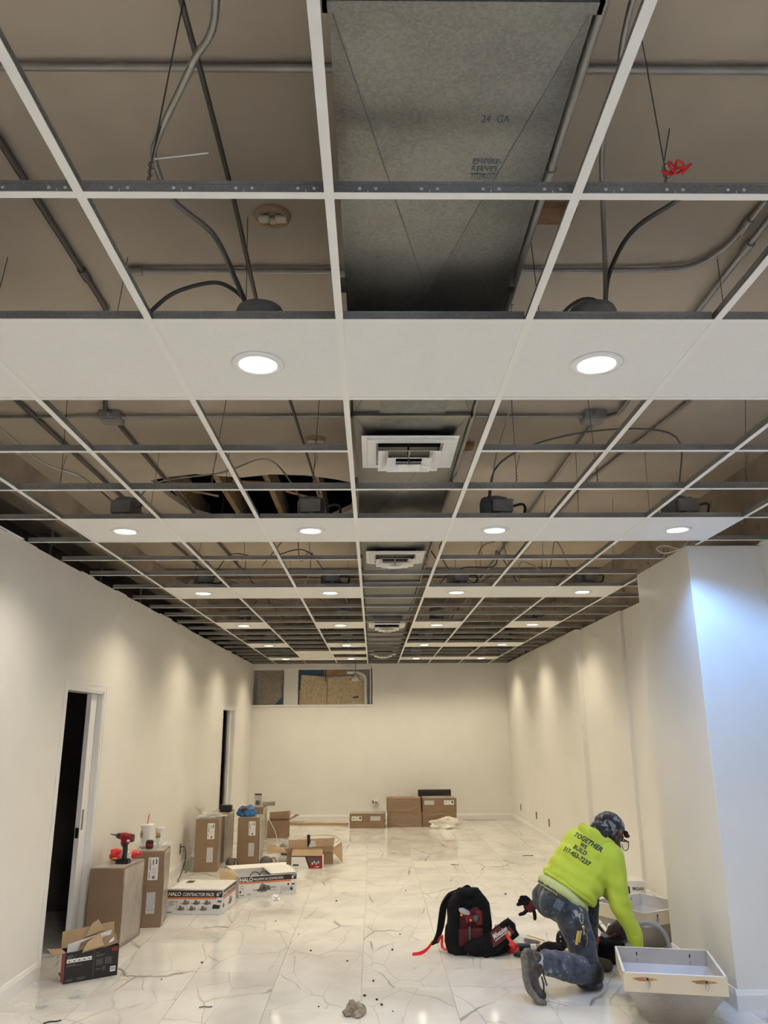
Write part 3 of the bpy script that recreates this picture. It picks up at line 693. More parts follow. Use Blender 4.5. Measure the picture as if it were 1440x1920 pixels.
jbox(-1.66, 4.63, 'steel junction box on the deck above left tiles', .065)
jbox(1.42, 4.63, 'steel junction box with bent cable on the deck, right of duct', .07)
jbox(-1.62, 7.75, 'small steel junction box beyond the broken deck hole')
jbox(1.45, 7.75, 'steel junction box among tangled cables, right of second diffuser', .08)
def cable(pts, r, m, label, n=8, name='cable'):
    P = smooth_path(pts, 7); rr = r
    if m in ('mc', 'mcdark') and r > .0075:      # spiral armour: ribbed profile
        Q = [P[0]]; 
        for a, b in zip(P, P[1:]):
            k = max(1, int((b-a).length/.0045)); Q += [a.lerp(b, (i+1)/k) for i in range(k)]
        P = Q; rr = [r*(1.06 if i % 2 else .86) for i in range(len(P))]
    o = MB().tube(P, rr, n).build(name, m); tag(o, label, 'cable'); return o
# near bay, left of the duct
cable([(-.30, .9, 3.36), (-.353, 1.395, 3.30), (-.447, 1.572, 3.30), (-.589, 1.807, 3.30), (-.632, 1.913, 3.30), (-.622, 2.091, 3.30), (-.531, 2.268, 3.30), (-.49, 2.48, 3.26), (-.46, 2.58, 3.20), (-.44, 2.50, 3.14)], .0095, 'mc', 'bright armored cable curving down to the nearest left downlight')
cable([(-.48, .6, 3.5), (-.486, 1.57, 3.5), (-.484, 1.85, 3.5), (-.487, 2.4, 3.5), (-.500, 3.1, 3.49), (-.47, 3.5, 3.46), (-.44, 5.2, 3.5), (-.40, 5.6, 3.4)], .0085, 'mcdark', 'dark armored cable running straight left of the duct')
cable([(-.93, 2.73, 3.18), (-.858, 2.72, 3.278), (-.77, 2.72, 3.358), (-.626, 2.72, 3.401), (-.54, 2.72, 3.365), (-.475, 2.70, 3.28), (-.43, 2.62, 3.16)], .0085, 'mcdark', 'dark cable arching over to the nearest left downlight')
# near bay, right of the duct
cable([(.60, .9, 3.40), (.609, 1.429, 3.33), (.640, 1.65, 3.30), (.658, 1.841, 3.30), (.748, 2.149, 3.29), (.84, 2.45, 3.28), (.875, 2.60, 3.20), (.83, 2.5, 3.14)], .008, 'mc', 'armored cable dropping to the nearest right downlight')
cable([(1.9, 2.0, 3.20), (1.3, 2.03, 3.26), (1.02, 2.06, 3.30), (.945, 2.115, 3.30), (.869, 2.261, 3.30), (.862, 2.484, 3.28), (.88, 2.60, 3.20), (.85, 2.5, 3.14)], .008, 'mcdark', 'thin dark cable looping onto the nearest right downlight')
cable([(.72, 2.72, 3.20), (.76, 2.72, 3.278), (.827, 2.72, 3.327), (.879, 2.70, 3.31), (.89, 2.62, 3.20)], .008, 'mcdark', 'short dark whip beside the nearest right downlight')
# second bay
cable([(-2.3, 3.9, 3.55), (-2.15, 4.0, 3.4), (-1.98, 4.4, 3.25), (-1.78, 4.6, 3.2), (-1.64, 5.1, 3.09)], .006, 'mc', 'grey cable sagging to the leftmost second-row downlight')
cable([(-1.6, 5.0, 3.09), (-1.45, 4.95, 3.28), (-1.0, 4.9, 3.34), (-.68, 4.75, 3.38), (-.52, 4.95, 3.25), (-.44, 5.1, 3.09)], .006, 'mc', 'pale cable arching between the two left second-row downlights')
cable([(.62, 3.05, 3.5), (.66, 3.5, 3.4), (.74, 3.9, 3.35), (.76, 4.5, 3.3), (.79, 5.13, 3.09)], .005, 'mc', 'grey cable running down to the inner right second-row downlight')
cable([(.78, 5.12, 3.09), (.80, 4.6, 3.30), (1.2, 4.25, 3.36), (1.75, 4.25, 3.36), (1.97, 4.7, 3.25), (2.03, 5.12, 3.09)], .0055, 'mcdark', 'dark cable arching between the two right second-row downlights')
# further bays: tangled feeds, each its own run
FARL = ['dark cable from the leftmost third-row light toward its neighbour', 'pale cable over the broken deck hole in the third bay', 'dark cable entering the box beyond the second diffuser', 'dark cable from the rightmost third-row light', 'pale cable beside the duct near the second diffuser', 'dark cable crossing right of the second diffuser', 'pale cable between the left fourth-bay lights', 'dark cable between the right fourth-bay lights', 'pale cable running along the duct in the fourth bay', 'dark cable slanting right in the fourth bay', 'pale cable between the left lights of the fourth row', 'dark cable between the right lights of the fourth row', 'pale cable near the back left lights', 'dark cable low beside the left wall past the third row', 'pale cable crossing right of the duct past the third row', 'dark cable just left of the duct past the third row']
far = [((-1.6, 7.55), (-.42, 7.52)), ((-.42, 7.52), (-1.0, 6.9)), ((.82, 7.55), (1.45, 7.72)), ((2.0, 7.55), (1.5, 7.8)), ((.82, 7.55), (.55, 6.6)), ((1.45, 7.8), (.9, 6.5)), ((-1.62, 9.95), (-.42, 9.95)), ((.82, 9.95), (2.03, 9.95)), ((-.42, 9.95), (-.2, 8.6)), ((.82, 9.95), (1.4, 8.8)), ((-1.62, 12.4), (-.42, 12.4)), ((.82, 12.4), (2.03, 12.4)), ((-.42, 14.8), (-1.62, 14.8)), ((-2.2, 8.8), (-1.3, 8.9)), ((.6, 8.7), (1.6, 9.0)), ((-.9, 9.1), (-.3, 9.0))]
for i, (a, b) in enumerate(far):
    mid = [(a[0]+(b[0]-a[0])*t+RNG.uniform(-.12, .12), a[1]+(b[1]-a[1])*t+RNG.uniform(-.2, .1), 3.15+RNG.uniform(.05, .35)) for t in (.25, .5, .75)]
    o = cable([(a[0], a[1], 3.09)]+mid+[(b[0], b[1], 3.12)], .0055, 'mc' if i % 2 else 'mcdark', 'loose '+FARL[i]); o['group'] = 'tangled cables above the far grid'
cable([(2.35, 5.9, 3.0), (2.30, 5.55, 2.98), (2.22, 5.40, 2.93), (2.10, 5.42, 2.90), (2.05, 5.45, 2.94), (2.12, 5.46, 2.965), (2.22, 5.42, 2.93), (2.28, 5.40, 2.99), (2.6, 5.6, 3.10)], .0035, 'cable_w', 'thin white wire curling over top of the blue-lit column', 6)
# red tie and red wire
rtie = MB()
for i in range(9):
    a = i*.9; rtie.tube(smooth_path([(.0, 0, 0), (.022*math.cos(a), .02*math.sin(a), .012*math.sin(a*2)), (.038*math.cos(a+.6), .014*math.sin(a+.6), .012*math.cos(a)), (.02*math.cos(a+1.4), .01, -.01)], 4), .003, 5)
o = rtie.build('flagging_tape', 'redfilm', loc=(.752, 1.61, 3.03)); tag(o, 'red flagging tape knotted on a hanger wire', 'tape')
cable([(-1.28, 1.2, 3.5), (-1.27, 1.5, 3.3), (-1.235, 1.62, 3.18), (-1.24, 1.66, 3.03)], .0035, 'redfilm', 'thin red wire hanging at the far left of the grid', 6)
cable([(-.95, 2.95, 3.20), (-.93, 2.85, 3.10), (-.96, 2.78, 3.02)], .0025, 'redfilm', 'short red wire beside the dark arching cable', 5)
def detector(x, y_, label):
    e = empty('smoke_detector_base', (x, y_, DZ)); tag(e, label, 'detector base')
    MB().lathe([(.072, 0), (.070, -.008), (.045, -.014), (.042, -.006), (1e-4, -.006)], 28).build('ring', 'cardlight', e)
    MB().box(-.055, -.012, -.02, .02, -.022, -.010).box(.012, .055, -.02, .02, -.022, -.010).box(-.014, .014, .0, .03, -.02, -.008).build('bracket', 'cream', e, bevel=.003)
detector(-.39, 2.64, 'cream detector mounting base on the deck, left of the duct'); detector(-.395, 5.09, 'small cream detector mounting base near the broken deck hole')
# pendant can in front of the transom
e = empty('pendant_lamp', (-.345, 15.55, 2.60)); tag(e, 'small grey bell-shaped pendant hanging before the transom', 'lamp')
MB().lathe([(.105, 0), (.10, .04), (.06, .12), (.03, .15), (1e-4, .15)], 24).build('shade', 'greymetal', e)
MB().lathe([(1e-4, .0), (.05, .01), (.05, .06)], 16).build('socket', 'black', e)
MB().tube([(0, 0, .15), (0, 0, 1.05)], .006, 6).build('cord', 'mcdark', e)
# ---------------------------------------------------------------- cartons and other things on the floor
FX, FZ = V((1, 0, 0)), V((0, 0, 1)); SY = V((0, 1, 0))
def decal(parent, polys, frame, m, name='print', lift=.0007):
    """frame: (origin, xdir, ydir); polys in that plane"""
    O, X, Y = [V(a) for a in frame]; n = X.cross(Y); mb = MB()
    for p in polys: mb.add([O+X*a+Y*b+n*lift for a, b in p], [tuple(range(len(p)))])
    return mb.build(name, m, parent)
def rect(a, b, c, d): return [(a, b), (c, b), (c, d), (a, d)]

def carton(label, x, y_, rot, w, d, h, z=0, group='brown cartons', stickers=1, wrap=True, oval=False, wrapmat='wrap', cat='box', lying=False, topfilm=True):
    e = empty('carton', (x, y_, z), rot); tag(e, label, cat, group)
    b = MB().box(0, w, 0, d, 0, h); body = b.build('body', 'card', e, bevel=.004)
    front = ((0, 0, 0), FX, FZ)
    # closing seam and tape
    if not lying:
        MB().box(w*.5-.024, w*.5+.024, -.001, .0, h*.02, h*.98).build('tape', 'card' if not oval else 'tape', e)
        decal(e, [rect(w*.497, 0, w*.503, h)], ((0, -.0012, 0), FX, FZ), 'inkgrey', 'seam', .0003)
    else:
        MB().box(.0, w, -.001, .0, h*.47, h*.53).build('tape', 'tape', e)
    if wrap:
        MB().sheet(lambda u, v: (w+.003+.004*noise.noise(V((u*4, v*5, x*9))), .006+u*(d-.012), .006+v*(h-.012)), 10, 12, .0015).build('plastic_wrap', wrapmat, e)
        if topfilm: MB().sheet(lambda u, v: (.006+u*(w-.01), .006+v*(d-.012), h+.003+.006*abs(noise.noise(V((u*5, v*5, y_*3))))), 10, 10, .0015).build('plastic_wrap', 'film', e)
    if oval:   # clear tape circle look: bare oval in the shrink wrap
        decal(e, [[(w/2+math.cos(a)*w*.36, h/2+math.sin(a)*h*.34) for a in [i*math.pi/12 for i in range(24)]]], front, 'cardlight' if False else 'tape', 'bare_oval', .0025)
        ring = MB().tube([(w/2+math.cos(a)*w*.37, -.002, h/2+math.sin(a)*h*.36) for a in [i*math.pi/12 for i in range(25)]], .0035, 5); ring.build('wrap_rim', 'film', e)
    if stickers:
        if lying:
            for (a, m) in ((.04, 'stickergrey'), (.62, 'sticker')) if stickers == 2 else ((.04, 'sticker'), (.58, 'stickergrey')):
                st_ = MB().box(w*a+.01, w*a+.01+w*.29, -.002, -.0006, h*.52, h*.83).build('sticker', 'white' if m == 'sticker' else m, e)
                if m == 'sticker': decal(st_, [rect(w*a+.01+w*p, h*q, w*a+.01+w*r_, h*t_) for p, q, r_, t_ in ((.02, .70, .09, .73), (.02, .62, .09, .65), (.13, .74, .2, .76), (.12, .56, .18, .58), (.22, .62, .27, .78), (.13, .66, .17, .68))], ((0, -.0021, 0), FX, FZ), 'inkgreydark', 'sticker_print', .0004)
            MB().box(w*.49, w*.55, -.0025, -.0008, h*.44, h*.58).build('tape_patch', 'tape', e)
        else:
            st_ = MB().box(w*.52, w*.83, -.002, -.0006, h*.62, h*.92).build('sticker', 'white', e)
            decal(st_, [rect(w*a, h*b, w*c, h*d_) for a, b, c, d_ in ((.75, .83, .79, .90), (.66, .82, .69, .89), (.56, .75, .58, .90), (.60, .72, .61, .84), (.56, .64, .58, .72), (.70, .68, .705, .80), (.73, .66, .735, .78), (.77, .70, .775, .80), (.66, .70, .665, .78))], ((0, -.0021, 0), FX, FZ), 'inkgreydark', 'sticker_print', .0004)
            decal(st_, [[(w*.70+.014*math.cos(a), h*.655+.014*math.sin(a)) for a in [i*math.pi/6 for i in range(12)]]], ((0, -.0021, 0), FX, FZ), 'inkgrey', 'sticker_print', .0004)
            MB().box(w*.53, w*.80, -.002, -.0006, h*.18, h*.46).build('sticker', 'stickergrey', e)
            MB().box(w*.42, w*.50, -.0025, -.0008, h*.49, h*.54).build('tape_patch', 'tape', e)
    return e
def p_on(e, x, y_, z=0):   # local point of an empty to world
    return Matrix.Translation(e.location) @ Matrix.Rotation(e.rotation_euler.z, 4, 'Z') @ V((x, y_, z))

cA = carton('tall plastic-wrapped carton with a drill on top, nearest the doorway', -2.345, 7.02, -.07, .287, .48, .60, stickers=0)
cB = carton('tall carton with paper cups on top', -2.197, 7.685, .11, .288, .37, .632)
cC = carton('tall carton beside the black cord on the left wall', -2.232, 10.50, .10, .285, .40, .612)
cD = carton('tall wrapped carton with small black box on top', -2.245, 11.22, -.05, .24, .60, .605, stickers=0)
cE = carton('tall carton with blue plastic bag on top', -1.79, 11.02, -.01, .283, .40, .575)
cF = carton('tall carton behind, with small clear pack on top', -1.92, 12.42, -.02, .27, .42, .575, stickers=0)
cK = carton('single low carton at back wall left of the stack', -.421, 14.79, -.04, .62, .42, .24, lying=True)
cL1 = carton('lower left carton of the stack at the back wall', .258, 14.90, 0, .615, .42, .246, lying=True, stickers=0, oval=True, wrap=False)
cL2 = carton('lower right carton of the stack behind crumpled plastic', .884, 14.90, 0, .615, .42, .246, lying=True, stickers=0, oval=True, wrap=False)
cM = carton('upper left carton of the stack with bare oval', .250, 14.90, .01, .612, .42, .240, z=.247, lying=True, stickers=0, oval=True, wrap=False)
cN = carton('upper right carton of the stack with two stickers', .888, 14.90, 0, .612, .42, .238, z=.247, lying=True, stickers=2)
o = MB().box(.84, 1.46, 15.44, 15.47, 0, .592).build('dark_panel', 'inkbrown', bevel=.004); tag(o, 'dark brown panel standing behind the carton stack', 'panel')

# crumpled plastic builder
def crumple(name, label, cat, c, rad, m, seed, amp=.35, group=None, sub=3):
    b = bmesh.new(); bmesh.ops.create_icosphere(b, subdivisions=sub, radius=1)
    for v in b.verts:
        d = v.co.normalized(); k = 1+amp*(noise.noise(d*1.7+V((seed, 0, 0)))*1.2+noise.noise(d*4+V((0, seed, 0)))*.6+noise.noise(d*9+V((0, 0, seed)))*.25)
        p = V((d.x*rad[0], d.y*rad[1], d.z*rad[2]))*k; p.z = max(p.z, -rad[2]*.55); v.co = p
    zmin = min(v.co.z for v in b.verts)
    for v in b.verts: v.co.z -= zmin
    me = bpy.data.meshes.new(name); b.to_mesh(me); b.free(); me.materials.append(MAT[m])
    o = bpy.data.objects.new(name, me); COL.objects.link(o); o.location = c; tag(o, label, cat, group); return o
crumple('plastic_bag', 'crumpled white plastic bag in front of the carton stack', 'plastic bag', (1.27, 14.72, .0), (.29, .13, .11), 'whitebag', 3)
crumple('plastic_bag', 'shiny blue plastic bag on a tall carton', 'plastic bag', (-1.70, 11.17, .58), (.13, .10, .085), 'bluebag', 8)
MB().ellip((-.02, -.085, .085), (.05, .02, .028), n=10, m=6).build('red_mark', 'darkredfab', bpy.data.objects['plastic_bag.001'])
crumple('crumpled_paper', 'crumpled brown paper wad on the floor in front', 'paper', (-.118, 5.45, 0), (.060, .05, .045), 'wadbrown', 5, .5)
crumple('tissue', 'small crumpled white tissue before the second white printed box', 'tissue', (-1.02, 8.84, 0), (.05, .04, .03), 'white', 6, .5)
o = crumple('plastic_film', 'crumpled clear plastic film on top of the cup carton', 'plastic film', (-2.10, 8.03, .640), (.14, .14, .02), 'film', 9, .6)
o = crumple('plastic_film', 'crumpled clear plastic film on the carton by the cord', 'plastic film', (-2.09, 10.72, .622), (.15, .19, .03), 'film', 12, .6)
o = MB().box(-2.11, -1.95, 11.4, 11.52, .611, .70).build('black_case', 'black', bevel=.012); tag(o, 'small black case on the wrapped carton', 'box')
e = empty('clear_pack', (-1.80, 12.55, .585)); tag(e, 'clear plastic blister pack with black top standing on rear carton', 'package')
MB().box(0, .105, 0, .03, 0, .155).build('card', 'stickergrey', e); MB().box(0, .105, -.002, .032, .155, .175).build('header', 'black', e); MB().ellip((.05, -.005, .05), (.035, .02, .035), n=10, m=8).build('contents', 'mcdark', e)
o = MB().box(-1.79+.11, -1.50, 12.58, 12.70, .583, .640).build('small_box', 'housing', bevel=.004); tag(o, 'small grey box beside the clear pack on rear carton', 'box')

# --- impact driver on carton A
dr = empty('impact_driver', (-2.135, 7.24, .603), R(-4)); tag(dr, 'red and black cordless impact driver standing on a wrapped carton', 'drill')
MB().box(-.062, .050, -.038, .038, 0, .030).box(-.05, .04, -.030, .030, .03, .038).build('battery_base', 'black', dr, bevel=.008)
gp = MB(); gp.tube([(-.002, 0, .03), (.0, 0, .06), (.003, 0, .10), (.000, 0, .14), (-.004, 0, .165)], [.024, .022, .0215, .023, .026], 12); gp.build('grip', 'black', dr)
bd = MB(); bd.tube([(-.052, 0, .218), (-.045, 0, .218), (-.02, 0, .215), (.03, 0, .206), (.062, 0, .200), (.068, 0, .199)], [.020, .028, .034, .036, .033, .026], 16)
bd.box(-.035, .030, -.022, .022, .150, .20); bd.build('motor_body', 'red', dr, bevel=.006)
MB().box(.05, .072, -.026, .026, .172, .232).build('end_cap', 'black', dr, bevel=.008)
MB().tube([(-.052, 0, .219), (-.075, 0, .223), (-.085, 0, .224)], [.026, .020, .012], 12).build('chuck', 'black', dr)
MB().tube([(-.083, 0, .224), (-.105, 0, .228), (-.135, 0, .234)], [.007, .006, .003], 8).build('driver_bit', 'mcdark', dr)
MB().box(-.034, -.020, -.008, .008, .135, .170).build('trigger', 'red', dr, bevel=.004)
MB().ellip((.035, -.034, .185), (.016, .004, .010), n=10, m=6).build('logo_badge', 'whiteplastic', dr)
# red wrapped bag behind it
rb = empty('snack_bag', (-2.165, 7.40, .605), R(5)); tag(rb, 'red and clear twisted snack wrapper lying behind the drill', 'wrapper')
def lump(cx, rx, ry, rz, seed, amp=.18):
    b = MB(); b.ellip((cx, 0, rz), (rx, ry, rz), n=16, m=10)
    b.v = [tuple(V(p)+(V(p)-V((cx, 0, rz)))*amp*noise.noise(V(p)*30+V((seed, 0, 0)))) for p in b.v]; return b
lump(-.095, .055, .045, .045, 1, .5).build('red_end', 'redfilm', rb); lump(-.01, .06, .040, .042, 2).build('clear_middle', 'film', rb)
MB().tube([(.05, 0, .05), (.075, 0, .05), (.105, 0, .05), (.13, 0, .05)], [.040, .032, .014, .018], 7).build('red_end', 'redfilm', rb)
MB().ellip((-.09, -.042, .022), (.022, .008, .008), n=10, m=6).build('yellow_print', 'yellow', rb)
# cups and battery on carton B
cu = empty('foam_cup', (-2.145, 7.93, .640)); tag(cu, 'tall white foam cup with a red straw', 'cup')
MB().lathe([(.036, 0), (.040, .03), (.047, .05), (.058, .19), (.060, .197), (.056, .195), (.052, .12), (1e-4, .12)], 28).build('body', 'whiteplastic', cu)
MB().lathe([(.0605, .192), (.062, .197), (.059, .202), (1e-4, .202)], 28).build('lid', 'white', cu)
MB().tube([(.0, .0, .12), (.004, -.01, .20), (.016, -.014, .292)], .0045, 8).build('straw', 'redfilm', cu)
lg = MB(); lg.lathe([(.021, 0), (.021, .002), (.016, .002), (.016, 0)], 24, Matrix.Translation((-.030, -.0445, .115)) @ Matrix.Rotation(R(34), 4, 'Z') @ Matrix.Rotation(R(-90), 4, 'X') @ Matrix.Scale(1.5, 4, (0, 1, 0)), caps=False); lg.build('logo_ring', 'inkgreydark', cu)
MB().obox((-.031, -.046, .115), (.006, .002, .016), (0, .2, R(-34))).build('logo_letter', 'red', cu)
c2 = empty('paper_cup', (-2.055, 8.06, .640)); tag(c2, 'shorter white paper cup with flower print', 'cup')
MB().lathe([(.030, 0), (.043, .15), (.046, .155), (.042, .152), (.035, .08), (1e-4, .08)], 24).build('body', 'whiteplastic', c2)
fl = MB()
for i, a in enumerate((-2.2, -1.9, -1.6, -1.3)): fl.ellip((.0375*math.cos(a), .0375*math.sin(a), .075+.012*(i % 2)), (.008, .008, .014), n=8, m=6, mi=0)
fl.build('green_leaf_print', mat('leaf_green', (.12, .28, .05), .6), c2)
fp = MB()
for i, a in enumerate((-2.05, -1.75, -1.45)): fp.ellip((.0395*math.cos(a), .0395*math.sin(a), .108), (.008, .008, .012), n=8, m=6)
fp.build('pink_flower_print', mat('flower_pink', (.70, .28, .24), .6), c2)
bt = empty('battery_pack', (-2.075, 7.80, .640), R(-8)); tag(bt, 'small red and black tool battery beside the foam cup', 'battery')
MB().box(-.033, .033, -.025, .025, 0, .078).build('body', 'black', bt, bevel=.014); MB().box(-.030, .034, -.0265, -.020, .022, .050).build('red_panel', 'red', bt, bevel=.003)

# --- black tool carton with open flaps by the door
t = empty('tool_box_carton', (-2.161, 6.117, 0), R(34)); tag(t, 'open black and red printed carton full of cardboard scraps', 'box')
w, d, h = .372, .142, .196
sh = MB(); th = .003
sh.box(0, w, 0, th, 0, h); sh.box(0, w, d-th, d, 0, h); sh.box(w-th, w, th, d-th, 0, h); sh.box(0, w, th, d-th, 0, th)
sh.build('body', 'ink', t); MB().box(0, th, th, d-th, 0, h).build('white_end', 'boxplain', t)
# printed left end: white with red wedge
decal(t, [[(.0, 0), (d*.30, 0), (d*.62, h), (.0, h)]], ((0, d, 0), -SY, FZ), 'boxplain', 'end_panel')
decal(t, [[(d*.42, 0), (d*.98, 0), (d*.98, h), (d*.30, h)]], ((-.0004, d, 0), -SY, FZ), 'red', 'red_wedge')
decal(t, [rect(.005, .03, d*.4, .05)], ((-.0008, d, 0), -SY, FZ), 'ink', 'end_print')
fr = ((0, 0, 0), FX, FZ)
decal(t, [rect(.012+i*.0345, .128, .044+i*.0345, .152) for i in range(5)], fr, 'white', 'icon_strip')
decal(t, [[(.020+i*.0345, .133), (.036+i*.0345, .133), (.034+i*.0345, .143), (.022+i*.0345, .145)] for i in range(5)], ((0, -.0006, 0), FX, FZ), 'inkgrey', 'icons')
decal(t, [rect(.197, .008, .199, h-.01)], fr, 'inkgrey', 'divider')
decal(t, [rect(.215, .085, .262, .125), rect(.276, .085, .325, .130), rect(.012, .012, .06, .026), rect(.09, .012, .145, .03), rect(.215, .055, .25, .066), rect(.262, .045, .285, .075)], fr, 'inkgreydark', 'text_blocks')
decal(t, [rect(.012, .172, .05, .175), rect(.012, .165, .058, .168), rect(.012, .158, .045, .161), rect(.012, .115, .075, .118), rect(.012, .106, .12, .109), rect(.21, .165, .24, .168), rect(.21, .150, .275, .153), rect(.21, .143, .26, .146)], fr, 'inkgrey', 'text_lines')
decal(t, [rect(.318, .030, .356, .064)], fr, 'white', 'barcode'); decal(t, [rect(.323+i*.005, .036, .3255+i*.005, .060) for i in range(6)], ((0, -.0005, 0), FX, FZ), 'ink', 'bars')
decal(t, [rect(.322, .163, .362, .186)], fr, 'red', 'brand_badge')
def slab(parent, name, P, m, th=.003):   # 4 corner plate with thickness
    P = [V(p) for p in P]; n = (P[1]-P[0]).cross(P[3]-P[0]).normalized()*th
    return MB().hexa(P+[p+n for p in P]).build(name, m, parent, fix=True)
slab(t, 'back_flap', [(0, d, h), (w, d, h), (w+.01, d+.05, h+.12), (.01, d+.04, h+.10)], 'cardin')
slab(t, 'white_flap', [(.025, d*.55, h-.03), (w-.05, d*.75, h), (w-.03, d*.75, h+.085), (.03, d*.55, h+.035)], 'white')
slab(t, 'side_flap', [(0, 0, h), (0, d, h), (-.09, d+.0, h+.005), (-.08, .02, h-.01)], 'cardin')
slab(t, 'scrap_box', [(.11, .02, h-.03), (.26, .02, h-.01), (.235, .06, h+.07), (.15, .05, h+.02)], 'cardlight', .05)
slab(t, 'scrap_card', [(.26, .03, h-.02), (.37, .03, h), (.36, .08, h+.055), (.27, .08, h+.04)], 'card', .02)
slab(t, 'scrap_card', [(.30, .02, h+.015), (.335, .02, h+.03), (.335, .022, h+.052), (.31, .022, h+.035)], 'white', .003)
slab(t, 'scrap_card', [(.10, .08, h-.02), (.22, .05, h+.01), (.22, .09, h+.06), (.12, .09, h+.03)], 'card', .01)
slab(t, 'scrap_card', [(.16, d, h+.05), (.30, d+.01, h+.08), (.26, d+.04, h+.15), (.22, d+.04, h+.13)], 'cardlight', .004)

# --- white printed light cartons
def can_icon(cx, cz, s):
    P = []
    P.append([(cx+math.cos(a)*s*.32, cz+math.sin(a)*s*.55) for a in [math.pi*i/8 for i in range(9)]])
    P.append([(cx+math.cos(a)*s*.5, cz-.02*s+math.sin(a)*s*.14) for a in [2*math.pi*i/12 for i in range(12)]])
    P.append(rect(cx-s*.85, cz+s*.02, cx-s*.3, cz+s*.08)); P.append(rect(cx+s*.3, cz-s*.02, cx+s*.75, cz+s*.05)); P.append(rect(cx+.36*s, cz+.05*s, cx+s*.62, cz+.36*s))
    return P
hb = empty('light_fixture_carton', (-1.998, 8.235, 0), R(-5)); tag(hb, 'closed white printed light carton with black lettered band', 'box')
w, d, h = .555, .50, .215
bb = MB(); bb.box(0, w, 0, d, 0, h); o = bb.build('body', 'boxprint', hb, bevel=.005)
MB().sheet(lambda u, v: (-.004+u*(w+.008), -.004+v*(d+.008), h+.002+.012*math.sin(math.pi*u)*math.sin(math.pi*v)+.004*noise.noise(V((u*3, v*3, 0)))), 10, 8, .003).build('lid', 'boxplain', hb)
f0 = ((0, 0, 0), FX, FZ); f1 = ((0, -.0007, 0), FX, FZ)
decal(hb, [rect(.006, h*.70, w-.004, h*.97)], f0, 'inkbrown', 'black_band'); decal(hb, [rect(.006, h*.62, w*.89, h*.70)], f0, 'orange', 'orange_stripe')
lettering('HALO', (.022, -.0016, h*.745), FX, FZ, .125, h*.17, 'white', hb, shear=.2, weight=.03)
lettering('CONTRACTOR PACK', (.163, -.0016, h*.745), FX, FZ, .31, h*.145, 'white', hb, shear=.2, weight=.015)
lettering('6"', (.495, -.0016, h*.75), FX, FZ, .042, h*.17, 'white', hb, weight=.015)
ic = []
for i in range(3): ic += can_icon(.19+i*.105, h*.44, .062)+can_icon(.145+i*.11, h*.20, .062)
decal(hb, ic, f0, 'inkgrey', 'fixture_pictures')
decal(hb, [rect(.03, h*.5, .11, h*.52), rect(.03, h*.46, .07, h*.475), rect(.03, h*.41, .09, h*.425), rect(.03, h*.36, .08, h*.375), rect(.0, h*.06, .06, h*.095), rect(.11, h*.22, .113, h*.55), rect(w-.05, h*.50, w-.01, h*.58)], f0, 'inkgreydark', 'small_text')
MB().add([(w-.10, -.001, h*.24), (w-.03, -.001, h*.24), (w-.02, -.001, h*.38), (w-.09, -.001, h*.42)], [(0, 1, 2, 3)]).build('torn_hole', 'ink', hb)
s0 = ((w, 0, 0), SY, FZ); s1 = ((w+.0008, 0, 0), SY, FZ)
decal(hb, [rect(.01, h*.70, d-.01, h*.97)], s0, 'inkbrown', 'black_band'); decal(hb, [rect(.01, h*.60, d-.01, h*.68)], s0, 'orange', 'orange_stripe')
lettering('HALO', (w+.0010, .02, h*.735), SY, FZ, .16, h*.17, 'white', hb, shear=.2, weight=.03); lettering('CONTRACTOR PACK', (w+.0010, .19, h*.745), SY, FZ, .28, h*.14, 'white', hb, shear=.2, weight=.015)
decal(hb, can_icon(.28, h*.28, .11), s0, 'inkgrey', 'fixture_pictures')
decal(hb, [[(.04+.03*math.cos(a), h*.35+.02*math.sin(a)) for a in [i*math.pi/6 for i in range(12)]]], s0, 'inkgreydark', 'round_mark')
decal(hb, [rect(.10, d*.55, .17, d*.75)], ((0, 0, h+.016), FX, SY), 'inkbrown', 'top_label', .002)

ib = empty('light_fixture_carton', (-1.414, 8.937, 0), R(19)); tag(ib, 'open white printed light carton with a folded-back flap', 'box')
w, d, h = .62, .48, .205; th = .004
sh = MB(); sh.box(0, w, 0, th, 0, h); sh.box(0, w, d-th, d, 0, h); sh.box(0, th, th, d-th, 0, h); sh.box(w-th, w, th, d-th, 0, h); sh.box(0, w, th, d-th, 0, th)
sh.build('body', 'boxprint', ib)
decal(ib, [rect(.004, h*.72, w-.002, h*.97)], f0, 'inkbrown', 'black_band'); decal(ib, [rect(.004, h*.63, w-.06, h*.71)], f0, 'orange', 'orange_stripe')
lettering('HALO', (.012, -.0016, h*.745), FX, FZ, .135, h*.19, 'white', ib, weight=.03)
lettering('PAQUETES DE CONTRATISTA', (.155, -.0016, h*.755), FX, FZ, .32, h*.13, 'white', ib, weight=.01)
lettering('6"', (.565, -.0016, h*.76), FX, FZ, .04, h*.17, 'white', ib, weight=.015)
decal(ib, can_icon(.25, h*.30, .12)+can_icon(.275, h*.33, .09), f0, 'inkgrey', 'fixture_pictures')
decal(ib, [rect(.012, h*.52, .05, h*.54), rect(.012, h*.42, .05, h*.44), rect(.012, h*.10, .06, h*.13), rect(.09, h*.12, .13, h*.15), rect(.33, h*.40, .39, h*.43), rect(.33, h*.36, .41, h*.375), rect(.33, h*.26, .41, h*.275), rect(.44, h*.10, .46, h*.13), rect(.565, h*.45, .60, h*.53)], f0, 'inkgreydark', 'small_text')
decal(ib, [rect(.445, h*.17, .585, h*.42)], f0, 'stickergrey', 'data_label'); decal(ib, [rect(.55, h*.2, .58, h*.34)], f1, 'inkgreydark', 'data_mark')
